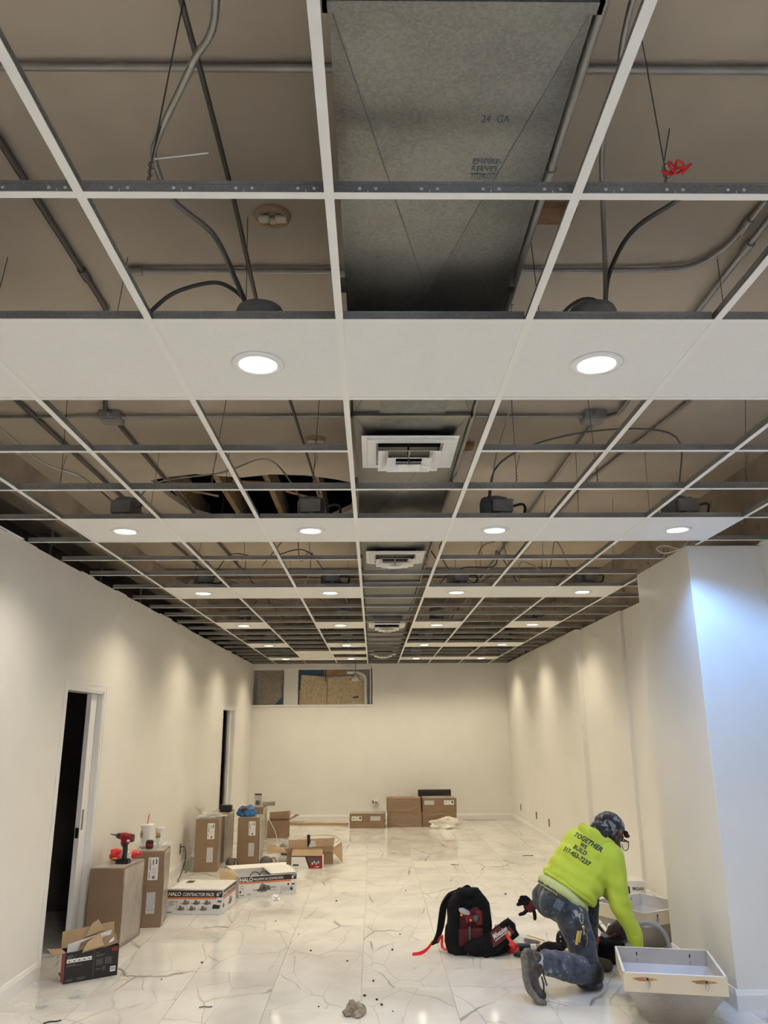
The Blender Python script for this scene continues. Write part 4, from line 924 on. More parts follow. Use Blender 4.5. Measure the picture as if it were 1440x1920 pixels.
decal(ib, [[(.53+.012*math.cos(a), h*.50+.012*math.sin(a)) for a in [i*math.pi/6 for i in range(12)]], [(.018+.012*math.cos(a), h*.28+.012*math.sin(a)) for a in [i*math.pi/6 for i in range(12)]]], f1, 'inkgreydark', 'round_mark')
slab(ib, 'back_flap', [(0, d, h), (w, d, h), (w+.02, d+.13, h+.02), (-.05, d+.13, h+.02)], 'boxplain')
MB().sheet(lambda u, v: (w*.55+u*w*.45, .02+v*(d+.06), h+.004+.02*math.sin(math.pi*v)*u), 8, 8, .003).build('right_flap', 'boxplain', ib)
slab(ib, 'left_flap', [(0, 0, h), (0, d*.9, h), (-.17, d*.6, h+.035), (-.19, .02, h-.06)], 'cardlight')
for i in range(2): MB().tube(smooth_path([(.12+.1*i, .12, .10), (.16+.1*i, .16, .205), (.24+.1*i, .18, .20), (.28+.1*i, .20, .11)]), .006, 7).build('wire_coil', 'mcdark', ib)
MB().ellip((.30, .22, .10), (.10, .10, .07), n=12, m=8).build('fixture_inside', 'steelbox', ib)

# --- small red/white tool carton J and the brown carton behind it
jb = empty('tool_box_carton', (-1.043, 10.72, 0), R(-3)); tag(jb, 'small white and red printed carton with tan open lid', 'box')
w, d, h = .395, .17, .145
MB().box(0, w, 0, d, 0, h).build('body', 'boxplain', jb, bevel=.003)
decal(jb, [[(w*.62, 0), (w, 0), (w, h), (w*.45, h)]], f0, 'red', 'red_panel'); decal(jb, [[(w*.57, 0), (w*.62, 0), (w*.48, h), (w*.43, h)]], f1, 'ink', 'black_slash')
decal(jb, [[(w*.56, h*.45), (w*.94, h*.35), (w*.94, h*.8), (w*.54, h*.9)]], ((0, -.0006, 0), FX, FZ), 'inkgreydark', 'picture')
decal(jb, [rect(w*(.66+i*.065), h*(.30+.1*(i % 2)), w*(.70+i*.065), h*(.5+.1*(i % 2))) for i in range(4)], ((0, -.0012, 0), FX, FZ), 'stickergrey', 'picture')
decal(jb, [rect(.02, h*.2, .095, h*.33)], f0, 'ink', 'text_bar'); decal(jb, [rect(w*.78, h*.1, w*.9, h*.16)], ((0, -.0012, 0), FX, FZ), 'white', 'text_bar')
decal(jb, [rect(0, h*.93, w, h)], f1, 'ink', 'dark_rim')
slab(jb, 'lid_flap', [(.0, .0, h), (w, .0, h), (w-.005, .07, h+.065), (.005, .07, h+.065)], 'cardlight')
slab(jb, 'inner_flap', [(.0, .09, h), (w, .09, h), (w-.01, .11, h+.08), (.01, .11, h+.08)], 'cardin')
bc = empty('carton', (-1.13, 10.98, 0), R(2)); tag(bc, 'opened brown carton with flaps spread behind the small red carton', 'box', 'brown cartons')
w, d, h = .60, .40, .15
sh = MB(); sh.box(0, w, 0, th, 0, h); sh.box(0, w, d-th, d, 0, h); sh.box(0, th, th, d-th, 0, h); sh.box(w-th, w, th, d-th, 0, h); sh.box(0, w, th, d-th, 0, th); sh.build('body', 'card', bc)
slab(bc, 'front_flap', [(0, 0, h), (w, 0, h), (w-.02, -.06, h+.085), (-.03, -.05, h+.055)], 'cardlight'); slab(bc, 'back_flap', [(0, d, h), (w, d, h), (w+.02, d+.15, h+.10), (-.02, d+.15, h+.08)], 'card')
slab(bc, 'left_flap', [(0, 0, h), (0, d, h), (-.30, d, h+.03), (-.26, .04, h-.02)], 'cardin'); slab(bc, 'right_flap', [(w, 0, h), (w, d, h), (w+.12, d, h+.08), (w+.13, 0, h-.13)], 'cardin')
slab(bc, 'scrap_card', [(.25, .1, h-.02), (.40, .1, h), (.36, .15, h+.12), (.31, .15, h+.12)], 'stickergrey', .006); slab(bc, 'scrap_card', [(.26, .2, h), (.30, .2, h), (.29, .2, h+.19), (.25, .2, h+.19)], 'black', .01)
# open far carton G with white cable coil
g = empty('carton', (-1.73, 13.60, 0), R(1)); tag(g, 'open brown carton at the back left with a raised flap', 'box', 'brown cartons')
w, d, h = .34, .32, .26
sh = MB(); sh.box(0, w, 0, th, 0, h); sh.box(0, w, d-th, d, 0, h); sh.box(0, th, th, d-th, 0, h); sh.box(w-th, w, th, d-th, 0, h); sh.box(0, w, th, d-th, 0, th); sh.build('body', 'card', g)
slab(g, 'right_flap', [(w, 0, h), (w, d, h), (w+.16, d, h+.06), (w+.12, 0, h+.10)], 'cardin'); slab(g, 'back_flap', [(0, d, h), (w, d, h), (w, d+.03, h+.12), (0, d+.03, h+.1)], 'cardin')
co = MB()
for i in range(7): co.tube([((.115-.004*i)*math.cos(a)*1.0, (.115-.004*i)*math.sin(a), .012+.018*i+.006*math.sin(3*a+i)) for a in [k*math.pi/12 for k in range(25)]], .007, 6)
co.tube(smooth_path([(.1, 0, .12), (.05, .05, .26), (-.05, .1, .42), (-.10, .2, .5)]), .006, 6)
o = co.build('cable_coil', 'cable_w', loc=(-1.50, 12.25, 0)); tag(o, 'coil of white cable on the floor behind the cartons', 'cable coil')
cable([(-1.40, 12.3, .006), (-1.25, 13.3, .006), (-.9, 13.9, .006), (-.62, 13.7, .006), (-.55, 13.2, .006), (-.66, 12.7, .006)], .006, 'cable_w', 'loose white cable end snaking on the floor', 6)
# odds and ends of fixtures lying between cartons
for i, (x, y_, s, m, lab) in enumerate(((-1.36, 10.7, .075, 'mcdark', 'grey metal fixture can lying beside the brown carton flap'), (-1.83, 10.85, .055, 'mcdark', 'grey metal fixture part lying between two tall cartons'), (-1.22, 11.85, .08, 'steelbox', 'dark metal fixture can beside the tall bag carton'))):
    e = empty('fixture_part', (x, y_, s), R(30*i)); tag(e, lab, 'fixture part')
    MB().lathe([(s*.9, -s*.8), (s, -s*.6), (s, s*.6), (s*.5, s*.8), (1e-4, s*.8)], 18, Matrix.Rotation(R(80), 4, 'X')).build('can', m, e); MB().lathe([(s*1.0, -s*.85), (s*1.12, -s*.8), (s*1.0, -s*.75)], 18, Matrix.Rotation(R(80), 4, 'X')).build('rim', 'steelbox', e)
    MB().tube(smooth_path([(s*.5, .0, s*.5), (s*1.4, .05, s*.6), (s*1.8, -.02, -s*.5), (s*2.2, .03, -s*.9)]), .007, 6).build('lead', 'mcdark', e)
# wood moulding on the floor, black cord
o = MB().obox((-1.09, 15.40, .018), (.63, .045, .018), (0, 0, R(-8))).build('wood_moulding', 'tan', bevel=.008); tag(o, 'long tan wood moulding lying by the back wall', 'board')
cable([(-2.385, 10.44, .30), (-2.34, 10.42, .30), (-2.29, 10.30, .20), (-2.31, 10.15, .02), (-2.28, 9.9, .008), (-2.16, 9.7, .008), (-2.20, 9.3, .008), (-2.02, 9.35, .008), (-1.90, 9.2, .008), (-1.6, 9.3, .008)], .006, 'black', 'black power cord plugged into the left wall', 6, 'power_cord')
def outlet(label, loc, side, m='inkgrey'):
    e = empty('wall_outlet', loc, side); tag(e, label, 'outlet'); MB().box(-.035, .035, -.006, 0, -.057, .057).build('plate', m, e, bevel=.003)
    MB().box(-.016, .016, -.008, -.005, .01, .04).box(-.016, .016, -.008, -.005, -.04, -.01).build('sockets', 'black', e)
outlet('bare wall outlet box on the left wall above the black cord', (XL+.001, 10.45, .28), R(90)); outlet('bare wall outlet on the right wall near the back corner', (2.684, 15.0, .31), R(-90)); outlet('bare wall outlet in the middle of the right wall', (2.684, 13.6, .31), R(-90)); outlet('bare wall outlet on the right wall nearest the worker', (2.684, 12.65, .30), R(-90))
e = empty('plug_in_device', (.045, YB, .335)); tag(e, 'white round plug-in device on the back wall', 'plug'); MB().box(-.06, .06, -.012, 0, -.07, .07).build('plate', 'whiteplastic', e, bevel=.004)
MB().lathe([(.045, 0), (.045, .03), (.035, .045), (1e-4, .045)], 20, Matrix.Translation((.01, -.012, 0)) @ Matrix.Rotation(R(90), 4, 'X')).build('body', 'whiteplastic', e); MB().lathe([(.02, 0), (.02, .004), (1e-4, .004)], 16, Matrix.Translation((.01, -.057, 0)) @ Matrix.Rotation(R(90), 4, 'X')).build('face', 'inkgrey', e); MB().box(-.06, -.04, -.03, -.01, -.02, .03).build('plug', 'black', e)
# debris
for i, (x, y_, l_, a, m, lab) in enumerate(((.294, 11.88, .05, 2.2, 'tan', 'small curled tan scrap on the far floor'), (1.051, 10.855, .055, -.4, 'inkgrey', 'small grey scrap on the floor beyond the backpack'), (2.127, 11.534, .075, .1, 'black', 'thin black strip on the floor left of the worker'), (-1.943, 5.378, .05, .4, 'black', 'thin black zip tie on the floor at lower left'), (-1.068, 5.608, .04, 0, 'inkgrey', 'tiny dark scrap on the floor at lower left'))):
    o = MB().tube(smooth_path([(-l_, 0, .004), (-l_*.3, .012, .006), (l_*.4, .004, .005), (l_, .014, .004)]), .004, 5).build('scrap', m, loc=(x, y_, 0), rotz=a); tag(o, lab, 'debris')
dm = MB().obox((0, 0, .003), (.006, .004, .003), (0, 0, 0)).mesh('crumb', 'inkbrown')
for x, y_ in ((-.002, 6.11), (-.06, 5.8), (.05, 5.62), (.02, 5.72), (-.644, 7.42), (.227, 7.385), (-.38, 8.74), (.35, 9.25), (-.5, 6.9), (.3, 6.4), (-1.3, 6.6), (-.9, 7.9), (.12, 5.5), (-.35, 5.6), (-1.5, 6.2), (.9, 9.8), (1.4, 9.0), (1.6, 11.0), (-.2, 6.6), (.15, 6.9)):
    o = inst('crumb', dm, None, (x, y_, 0), (0, 0, RNG.uniform(0, 3))); o.scale = [RNG.uniform(.7, 1.6)]*3; tag(o, 'tiny dark crumb of debris on the marble floor', 'debris', 'crumbs on the floor')
# plastic sheets on the floor
def floor_film(label, cx, cy, w, d, rot, seed, amp, m='filmfaint'):
    def fn(u, v):
        k = noise.noise(V((u*4+seed, v*4, 0)))+.5*noise.noise(V((u*10, v*10+seed, 1))); return ((u-.5)*w*(1+.12*noise.noise(V((v*5, seed, 0)))), (v-.5)*d*(1+.12*noise.noise(V((u*5, seed, 4)))), .004+amp*max(0, k))
    o = MB().sheet(fn, 26, 20).build('plastic_sheet', m, loc=(cx, cy, 0), rotz=rot); tag(o, label, 'plastic sheet'); return o
floor_film('crumpled clear plastic sheet on the floor below the backpack', .70, 6.20, .75, .62, .2, 3, .035)
floor_film('clear plastic film scrap on the floor at lower left', -2.05, 5.62, .42, .26, .35, 5, .04, 'tealplastic' if False else 'filmfaint')
floor_film('crumpled clear plastic film behind the worker\'s shoe', 1.34, 6.42, .36, .22, -.1, 8, .09, 'film')
crumple('plastic_knot', 'small greenish knot of plastic at lower left of floor', 'plastic film', (-2.12, 5.66, .0), (.035, .03, .03), 'tealplastic', 2, .5)
crumple('plastic_knot', 'greenish plastic lump beside the black carton', 'plastic film', (-1.96, 5.83, .0), (.05, .03, .025), 'tealplastic', 4, .5)

# --- square hopper light housings
def hopper(label, cx, cy, rot, s=.29, h=.30, band=.10, sb=.15, stain=True):
    e = empty('light_housing', (cx, cy, 0), rot); tag(e, label, 'light fixture', 'square hopper light housings')
    zb = h-band; t_ = .006
    o_ = MB(); P = []
    def sq(q, z): return [(-q, -q, z), (q, -q, z), (q, q, z), (-q, q, z)]
    rings = [sq(sb, 0), sq(s-.012, zb), sq(s-.012-t_, zb), sq(sb-t_, .01)]
    vs = [p for r_ in rings for p in r_]; fs = []
    for i in range(3): fs += [(i*4+k, i*4+(k+1) % 4, i*4+4+(k+1) % 4, i*4+4+k) for k in range(4)]
    fs += [(3, 2, 1, 0), (12, 13, 14, 15)]
    o_.add(vs, fs); o_.build('hopper', 'housing', e)
    b = MB(); vs = [p for r_ in (sq(s, zb), sq(s, h), sq(s-.010, h), sq(s-.010, zb)) for p in r_]; fs = []
    for i in range(4):
        j = (i+1) % 4; fs += [(i*4+k, i*4+(k+1) % 4, j*4+(k+1) % 4, j*4+k) for k in range(4)]
    b.add(vs, fs); b.build('rim_band', 'cream', e)
    c = MB(); vs = [p for r_ in (sq(s-.0105, h-.002), sq(s-.0105, zb+.01), sq(sb+.06, zb-.06), sq(sb, .03)) for p in r_]; fs = []
    for i in range(3): fs += [(i*4+(k+1) % 4, i*4+k, i*4+4+k, i*4+4+(k+1) % 4) for k in range(4)]
    fs.append((12, 13, 14, 15)); c.add(vs, fs); c.build('reflector', 'greymetal', e)
    l = MB()
    for r0 in (sq(s+.001, h), ):
        for a, b_, c_, d_ in ((-s-.001, s+.001, -s-.001, -s+.012), (-s-.001, s+.001, s-.012, s+.001), (-s-.001, -s+.012, -s, s), (s-.012, s+.001, -s, s)): l.box(a, b_, c_, d_, h-.001, h+.002)
    l.build('lip', 'trim', e)
    for x in (-.155, .175):
        MB().ellip((x, -s-.002, zb+.045), (.008, .012, .022), n=10, m=8).build('latch', 'chrome', e); MB().box(x-.005, x+.005, -s-.003, -s, zb+.065, zb+.078).build('slot', 'black', e)
        MB().box(x-.004, x+.004, s-.0125, s-.0105, zb+.055, zb+.075).build('slot', 'black', e); MB().box(x-.001, x+.001, s-.0125, s-.0105, zb+.012, zb+.035).build('slot', 'black', e)
        if stain: decal(e, [[(x-.09, zb+.072), (x-.02, zb+.080), (x+.045, zb+.074), (x+.06, zb+.068), (x+.01, zb+.060), (x-.05, zb+.058)]], ((0, -s, 0), FX, FZ), 'rust', 'rust_stain')
    return e
hopper('cream-rimmed square light housing nearest the camera', 1.822, 5.37, R(-12))
hQ = hopper('square light housing behind the worker against the column', 2.222, 7.03, R(29.5), stain=False)
crumple('plastic_bag', 'clear plastic bag bundled inside the rear light housing', 'plastic bag', (2.22, 7.10, .21), (.16, .15, .10), 'filmfaint', 21, .35)
o = slab(None, 'paper_sheet', [(1.80, 6.72, .10), (1.95, 6.52, .10), (2.02, 6.57, .20), (1.86, 6.78, .20)], 'white', .003); tag(o, 'white paper sheet leaning on the rear light housing', 'paper')
o = slab(None, 'instruction_sheet', [(1.86, 6.62, .005), (2.00, 6.48, .02), (2.04, 6.53, .09), (1.90, 6.68, .08)], 'boxprint', .003); tag(o, 'printed folded sheet lying below the rear light housing', 'paper')
cable([(1.97, 6.42, .27), (2.05, 6.40, .285), (2.12, 6.38, .265), (2.17, 6.36, .20), (2.185, 6.35, .10), (2.18, 6.34, .02)], .016, 'greyfoam', 'thick grey flexible conduit arching beside the worker\'s arm', 10, 'flexible_conduit')
br = empty('small_carton', (2.44, 8.25, 0), 0); tag(br, 'small white printed carton standing by the right wall', 'box')
MB().box(0, .215, 0, .24, 0, .25).build('body', 'boxplain', br, bevel=.004); lettering('BROAN', (.085, -.0012, .165), FX, FZ, .11, .03, 'ink', br, weight=.03); lettering('CTN', (.155, -.0012, .125), FX, FZ, .04, .018, 'ink', br, weight=.02); decal(br, [[(.045, .10), (.055, .10), (.062, .15), (.058, .20), (.042, .205)]], f0, 'ink', 'logo_mark')

# --- backpack
bp = empty('tool_backpack', (.765, 6.72, 0), R(6)); tag(bp, 'open black tool backpack with red lined pockets', 'backpack')
def soft(parts, name, m, parent, vox=.012, sm_=6, wr=.0, wf=20):
    b = MB()
    for q in parts: q(b)
    o = b.build(name, m, parent); o.data.update()
    md = o.modifiers.new('r', 'REMESH'); md.mode = 'VOXEL'; md.voxel_size = vox
    ms = o.modifiers.new('s', 'SMOOTH'); ms.factor = .6; ms.iterations = sm_
    bpy.context.view_layer.update(); dg = bpy.context.evaluated_depsgraph_get()
    me = bpy.data.meshes.new_from_object(o.evaluated_get(dg)); o.modifiers.clear(); o.data = me
    me.materials.clear()
    for x in (m if isinstance(m, list) else [m]): me.materials.append(MAT[x] if isinstance(x, str) else x)
    if wr:
        nn = [v.normal.copy() for v in me.vertices]
        for v, n in zip(me.vertices, nn): v.co += n*(wr*(noise.noise(v.co*wf)+.5*noise.noise(v.co*wf*2.3)))
    for p in me.polygons: p.use_smooth = True
    return o
soft([lambda b: b.box(-.15, .15, .06, .22, 0, .36), lambda b: b.ellip((0, .13, .345), (.15, .09, .115)), lambda b: b.ellip((-.15, .10, .11), (.045, .08, .12)), lambda b: b.tube([(-.125, .06, .03), (-.13, .05, .2), (-.125, .06, .34), (-.06, .07, .43), (.06, .07, .43), (.125, .06, .34), (.135, .05, .2), (.13, .06, .03)], .048, 10), lambda b: b.box(-.14, .14, .01, .2, 0, .06), lambda b: b.ellip((0, .10, .43), (.09, .07, .035))], 'shell', 'blackfab', bp, .010, 6, .004)
MB().sheet(lambda u, v: (-.095+u*.19, .052+.004*noise.noise(V((u*6, v*6, 0))), .07+v*.26), 8, 8, .006).build('red_lining', 'darkredfab', bp)
soft([lambda b: b.box(-.10, .10, .02, .055, .06, .185)], 'lower_pocket', 'darkredfab', bp, .01, 4, .003); soft([lambda b: b.box(-.04, .03, .02, .05, .22, .275)], 'small_pocket', 'redfab', bp, .008, 3); soft([lambda b: b.box(.04, .10, .02, .05, .20, .31)], 'side_pocket', 'redfab', bp, .009, 3)
MB().ellip((-.045, .03, .305), (.05, .02, .022), (0, .4, 0)).build('glove_cuff', 'greymetal', bp); MB().ellip((.045, .02, .255), (.028, .02, .03)).build('tool_head', 'mcdark', bp); MB().ellip((0, .012, .245), (.010, .006, .010)).build('badge', 'orange', bp); MB().ellip((-.07, .02, .285), (.012, .01, .012)).build('bit_holder', 'orange', bp)
MB().tube([(-.01, .015, .10), (-.01, .015, .20)], .012, 8).build('tool_handle', 'mcdark', bp)
MB().tube(smooth_path([(-.04, .12, .45), (0, .10, .475), (.04, .12, .45)]), .010, 8).build('haul_loop', 'blackfab', bp)
def strap(name, pts, w, th, m, ax=(0, 1, 0)):
    P = smooth_path(pts, 8); A = V(ax); b = MB(); vs = []; fs = []
    for i, p in enumerate(P):
        t_ = (P[min(i+1, len(P)-1)]-P[max(i-1, 0)]).normalized(); n = t_.cross(A).normalized()
        vs += [p+A*w/2+n*th/2, p+A*w/2-n*th/2, p-A*w/2-n*th/2, p-A*w/2+n*th/2]
    for i in range(len(P)-1): fs += [(i*4+k, i*4+(k+1) % 4, i*4+4+(k+1) % 4, i*4+4+k) for k in range(4)]
    fs += [(3, 2, 1, 0), tuple(len(vs)-4+k for k in range(4))]; b.add(vs, fs); return b.build(name, m, bp, fix=True, bevel=.004)
strap('shoulder_strap', [(-.08, .17, .43), (-.13, .18, .40), (-.175, .19, .33), (-.195, .19, .24), (-.215, .18, .15), (-.245, .16, .09), (-.265, .14, .06)], .062, .024, 'blackfab', (.93, 0, .30))
strap('shoulder_strap', [(.08, .20, .43), (.15, .23, .38), (.19, .22, .28), (.195, .2, .16), (.19, .18, .05)], .06, .02, 'blackfab')
strap('red_webbing', [(-.28, .16, .07), (-.33, .12, .03), (-.39, .08, .012), (-.46, .06, .008)], .026, .006, 'redfilm', (0, .45, .9)); strap('red_webbing', [(-.24, .14, .07), (-.225, .12, .11), (-.215, .1, .12), (-.22, .08, .05), (-.19, .06, .03)], .024, .006, 'redfilm', (.9, .3, .2))
soft([lambda b: b.obox((.19, -.05, .125), (.16, .018, .075), (R(-28), R(-32), R(-8))), lambda b: b.ellip((.28, -.05, .19), (.07, .03, .07)), lambda b: b.ellip((.06, -.02, .06), (.13, .055, .065)), lambda b: b.ellip((.18, .01, .045), (.13, .08, .05))], 'front_flap', 'blackfab', bp, .009, 10, .004)
rotf = Euler((R(-28), R(-32), R(-8))).to_matrix(); cf = V((.19, -.05, .125))
def fl_pt(a, b_, c=-.024): return cf+rotf @ V((a, c, b_))
slab(bp, 'logo_panel', [fl_pt(-.06, -.045), fl_pt(.14, -.045), fl_pt(.125, .06), fl_pt(-.02, .055)], 'darkredfab', .004)
lettering('Milwaukee', fl_pt(-.02, -.005, -.032), rotf @ FX, rotf @ FZ, .125, .04, 'whiteplastic', bp, shear=.25, weight=.01)
slab(bp, 'logo_swoosh', [fl_pt(-.02, -.018, -.031), fl_pt(.09, -.014, -.031), fl_pt(.09, -.010, -.031), fl_pt(-.02, -.013, -.031)], 'whiteplastic', .001)
MB().obox(fl_pt(.08, -.07, -.03), (.012, .006, .05), rotf).build('red_pull', 'redfilm', bp); MB().ellip(fl_pt(.10, -.03, -.03), (.014, .008, .022), rotf).build('brass_tag', 'brass', bp); MB().obox((-.035, -.004, .04), (.004, .003, .03), (0, 0, 0)).build('zip_pull', 'chrome', bp)

# --- loose tools on the floor between backpack and worker
o = cable([(1.02, 7.2, .10), (1.10, 7.15, .07), (1.17, 7.1, .04)], .017, 'greyfoam', 'short grey flexible hose end beside the backpack', 10, 'hose')
o = cable([(1.10, 7.35, .05), (1.13, 7.33, .12), (1.16, 7.33, .07), (1.20, 7.30, .10), (1.18, 7.28, .03)], .0022, 'mcdark', 'bent thin wire on the floor beyond the tools', 5, 'wire_piece')
def tool(name, label, loc, rz, parts, cat='tool'):
    e = empty(name, loc, rz); tag(e, label, cat)
    for n, mb, m in parts: mb.build(n, m, e)
    return e
tool('screwdriver', 'black-handled screwdriver on the floor by the backpack', (1.10, 6.68, .018), R(-12), [('handle', MB().tube([(-.02, 0, 0), (0, 0, 0), (.09, 0, 0), (.11, 0, 0)], [.012, .017, .017, .010], 10), 'black'), ('shaft', MB().tube([(.10, 0, 0), (.22, 0, -.004)], .004, 6), 'chrome')])
tool('spray_bottle', 'navy plastic tube with white cap among the tools', (1.14, 6.84, .028), R(-5), [('body', MB().tube([(0, 0, 0), (.10, 0, 0)], .027, 14), 'bluegrey'), ('cap', MB().tube([(.10, 0, 0), (.145, 0, 0)], .022, 14), 'whiteplastic')], 'tube')
crumple('red_pouch', 'shiny red pouch in clear film next to the backpack flap', 'pouch', (1.09, 6.80, 0), (.055, .05, .045), 'redfilm', 31, .3); crumple('plastic_bag', 'small clear plastic bag over the red pouch', 'plastic bag', (1.075, 6.86, 0), (.07, .06, .07), 'film', 33, .3)
tool('packet', 'long clear packet with dark red parts inside', (1.16, 6.98, .045), R(-20), [('film', MB().obox((.10, 0, 0), (.12, .035, .022), (0, R(8), 0)), 'film'), ('contents', MB().obox((.12, 0, -.004), (.06, .022, .012), (0, R(8), 0)), 'darkredfab')], 'packet')
tool('pencil', 'yellow pencil lying across the tools', (1.24, 6.95, .085), R(-35), [('shaft', MB().tube([(0, 0, 0), (.15, 0, -.02)], .004, 6), 'yellow'), ('tip', MB().tube([(.15, 0, -.02), (.165, 0, -.022)], [.004, .001], 6), 'tan')], 'pencil')
tp = empty('tool_pouch', (1.36, 6.60, 0), R(-6)); tag(tp, 'black nylon tool pouch lying on the floor under the keys', 'pouch')
soft([lambda b: b.ellip((0, 0, .06), (.10, .07, .06)), lambda b: b.ellip((-.06, .0, .045), (.06, .06, .045)), lambda b: b.box(-.06, .08, -.05, .05, 0, .06)], 'body', 'blackfab', tp, .01, 4, .008); MB().box(-.02, .06, -.075, -.068, .004, .010).build('label', 'whiteplastic', tp)
soft([lambda b: b.ellip((.10, .14, .10), (.05, .04, .075))], 'flap', 'black', tp, .01, 3); 
for x, z in ((.085, .13), (.085, .10)): MB().ellip((x, .098, z), (.008, .004, .008), n=8, m=6).build('snap', 'chrome', tp)
tool('hammer', 'tan wooden handled hammer under the black pouch', (1.40, 6.70, .025), R(-14), [('handle', MB().tube([(0, 0, 0), (.12, 0, 0), (.20, 0, 0)], [.016, .014, .016], 10), 'tan'), ('head', MB().obox((-.02, 0, .005), (.018, .05, .018), (0, 0, 0)), 'mcdark')], 'hammer')
tool('pry_bar', 'long olive green bar on the floor behind the keys', (1.30, 6.85, .03), R(-5), [('shaft', MB().obox((.12, 0, 0), (.14, .018, .010), (0, 0, 0)), 'housing'), ('end', MB().obox((-.03, 0, .006), (.02, .022, .012), (0, .3, 0)), 'mcdark')], 'bar')
tb = empty('tool_bag', (1.745, 6.50, 0), R(-8)); tag(tb, 'red and black soft tool bag in front of the worker', 'tool bag')
soft([lambda b: b.box(-.11, .14, -.07, .10, 0, .15), lambda b: b.ellip((.02, .0, .13), (.12, .09, .05))], 'body', 'blackfab', tb, .012, 6, .008)
soft([lambda b: b.ellip((-.10, -.02, .15), (.07, .07, .05)), lambda b: b.box(-.135, -.08, -.075, .02, .03, .15)], 'red_panel', 'redfilm', tb, .011, 5, .008)
MB().tube([(-.08, -.01, .16), (-.12, .02, .27)], [.012, .010], 8).build('tool_handle', 'tan', tb); MB().tube([(.02, .0, .17), (-.06, .05, .28)], [.014, .012], 8).build('tool_handle', 'mcdark', tb); MB().obox((.0, -.02, .185), (.03, .012, .014), (0, R(30), .3)).build('tool_head', 'greymetal', tb, bevel=.004); MB().tube([(.03, -.03, .17), (.09, -.02, .20)], .012, 8).build('tool_handle', 'darkredfab', tb)
soft([lambda b: b.ellip((.14, .10, .20), (.13, .07, .07), (0, R(-25), 0))], 'side_flap', mat('dark_brown_fabric', (.05, .035, .03), .8, noise_=(20, .3)), tb, .012, 4, .006)
# ---------------------------------------------------------------- the kneeling worker
BASE = V((1.38, 6.02, 0))
def W(p): return V(p)-BASE
up_t = V((.58, .09, .81)).normalized(); r_t = V((.71, -.60, -.36)); r_t = (r_t-up_t*r_t.dot(up_t)).normalized(); b_t = r_t.cross(up_t).normalized()
ROT = Matrix((r_t, -b_t, up_t)).transposed()      # local x=right, y=forward(chest), z=up the spine
f_h = V((.80, .50, -.33)).normalized(); u_h = V((.22, .12, .95)); u_h = (u_h-f_h*u_h.dot(f_h)).normalized(); l_h = f_h.cross(u_h).normalized()   # l_h = his right
HR = Matrix((l_h, f_h, u_h)).transposed(); HC_ = V((1.760, 6.19, .955))
HS = 1.12
def hp(a, b, c): return HC_+(l_h*a+f_h*b+u_h*c)*HS
RSH, LSH = V((1.718, 6.04, .805)), V((1.525, 6.245, .885)); REL, RWR = V((1.738, 6.00, .51)), V((1.822, 5.96, .245)); LEL, LWR = V((1.66, 6.46, .66)), V((1.86, 6.36, .40))
RHP, LHP = V((1.385, 6.02, .45)), V((1.29, 6.20, .48)); RKN, RAN = V((1.452, 5.895, .105)), V((1.125, 5.715, .215)); LKN, LAN = V((1.63, 6.44, .47)), V((1.56, 6.32, .11))
def cap(p, r1, q, r2): return lambda b: b.capsule(W(p), r1, W(q), r2)
def ell(c, rad, rot=None): return lambda b: b.ellip(W(c), rad, rot if rot is not None else (0, 0, 0))
skin = mat('dark_brown_skin', (.055, .030, .021), .5, noise_=(30, .12), spec=.4)
MAT['skin'] = skin
def hand(wr, d, side):     # d: pointing direction, side: thumb direction
    d = d.normalized(); side = (side-d*side.dot(d)).normalized(); n = d.cross(side); P = []
    P += [cap(wr, .026, wr+d*.05, .030), cap(wr+d*.03+side*.02, .022, wr+d*.085+side*.025, .017), cap(wr+d*.03-side*.02, .022, wr+d*.08-side*.027, .016)]
    for i, (o, L_) in enumerate(((.030, .065), (.010, .075), (-.010, .070), (-.029, .055))):
        a = wr+d*.085+side*o; m_ = a+d*L_*.5+n*.010; P += [cap(a-d*.02, .0105, m_, .0095), cap(m_, .0095, m_+d*L_*.35+n*.035, .008)]
    t0 = wr+d*.03+side*.03; t1 = t0+d*.035+side*.032+n*.012; P += [cap(t0, .013, t1, .011), cap(t1, .011, t1+d*.03+side*.006+n*.012, .009)]
    return P
body = [ell(hp(0, 0, .0), (0.0851, 0.1075, 0.1098), HR), ell(hp(0, .030, -.075), (0.0672, 0.0739, 0.0840), HR), ell(hp(0, .062, -.125), (0.0403, 0.0381, 0.0314), HR),
        cap(hp(0, .100, -.045), .010, hp(0, .116, -.075), .014), ell(hp(0, .088, -.105), (0.0269, 0.0157, 0.0112), HR), ell(hp(.030, .083, -.03), (0.0202, 0.0112, 0.0112), HR), ell(hp(-.030, .083, -.03), (0.0202, 0.0112, 0.0112), HR), cap(hp(-.045, .082, -.012), .010, hp(.045, .082, -.012), .010),
        ell(hp(.077, -.002, -.045), (0.0134, 0.0246, 0.0358), HR), ell(hp(-.077, -.002, -.045), (0.0134, 0.0246, 0.0358), HR), cap((1.63, 6.17, .90), .062, hp(0, -.02, -.05), .056),
        ell((1.575, 6.155, .80), (.17, .10, .14), ROT), ell((1.47, 6.14, .69), (.155, .10, .14), ROT), ell((1.36, 6.12, .52), (.15, .11, .12), ROT),
        cap(RSH, .06, REL, .045), cap(REL, .045, RWR, .028), cap(LSH, .06, LEL, .045), cap(LEL, .045, LWR, .028),
        cap(RHP, .085, RKN, .055), cap(RKN, .055, RAN, .036), cap(LHP, .085, LKN, .055), cap(LKN, .055, LAN, .036), cap(RAN, .036, (1.06, 5.67, .20), .03), cap(LAN, .036, (1.63, 6.30, .06), .03)]
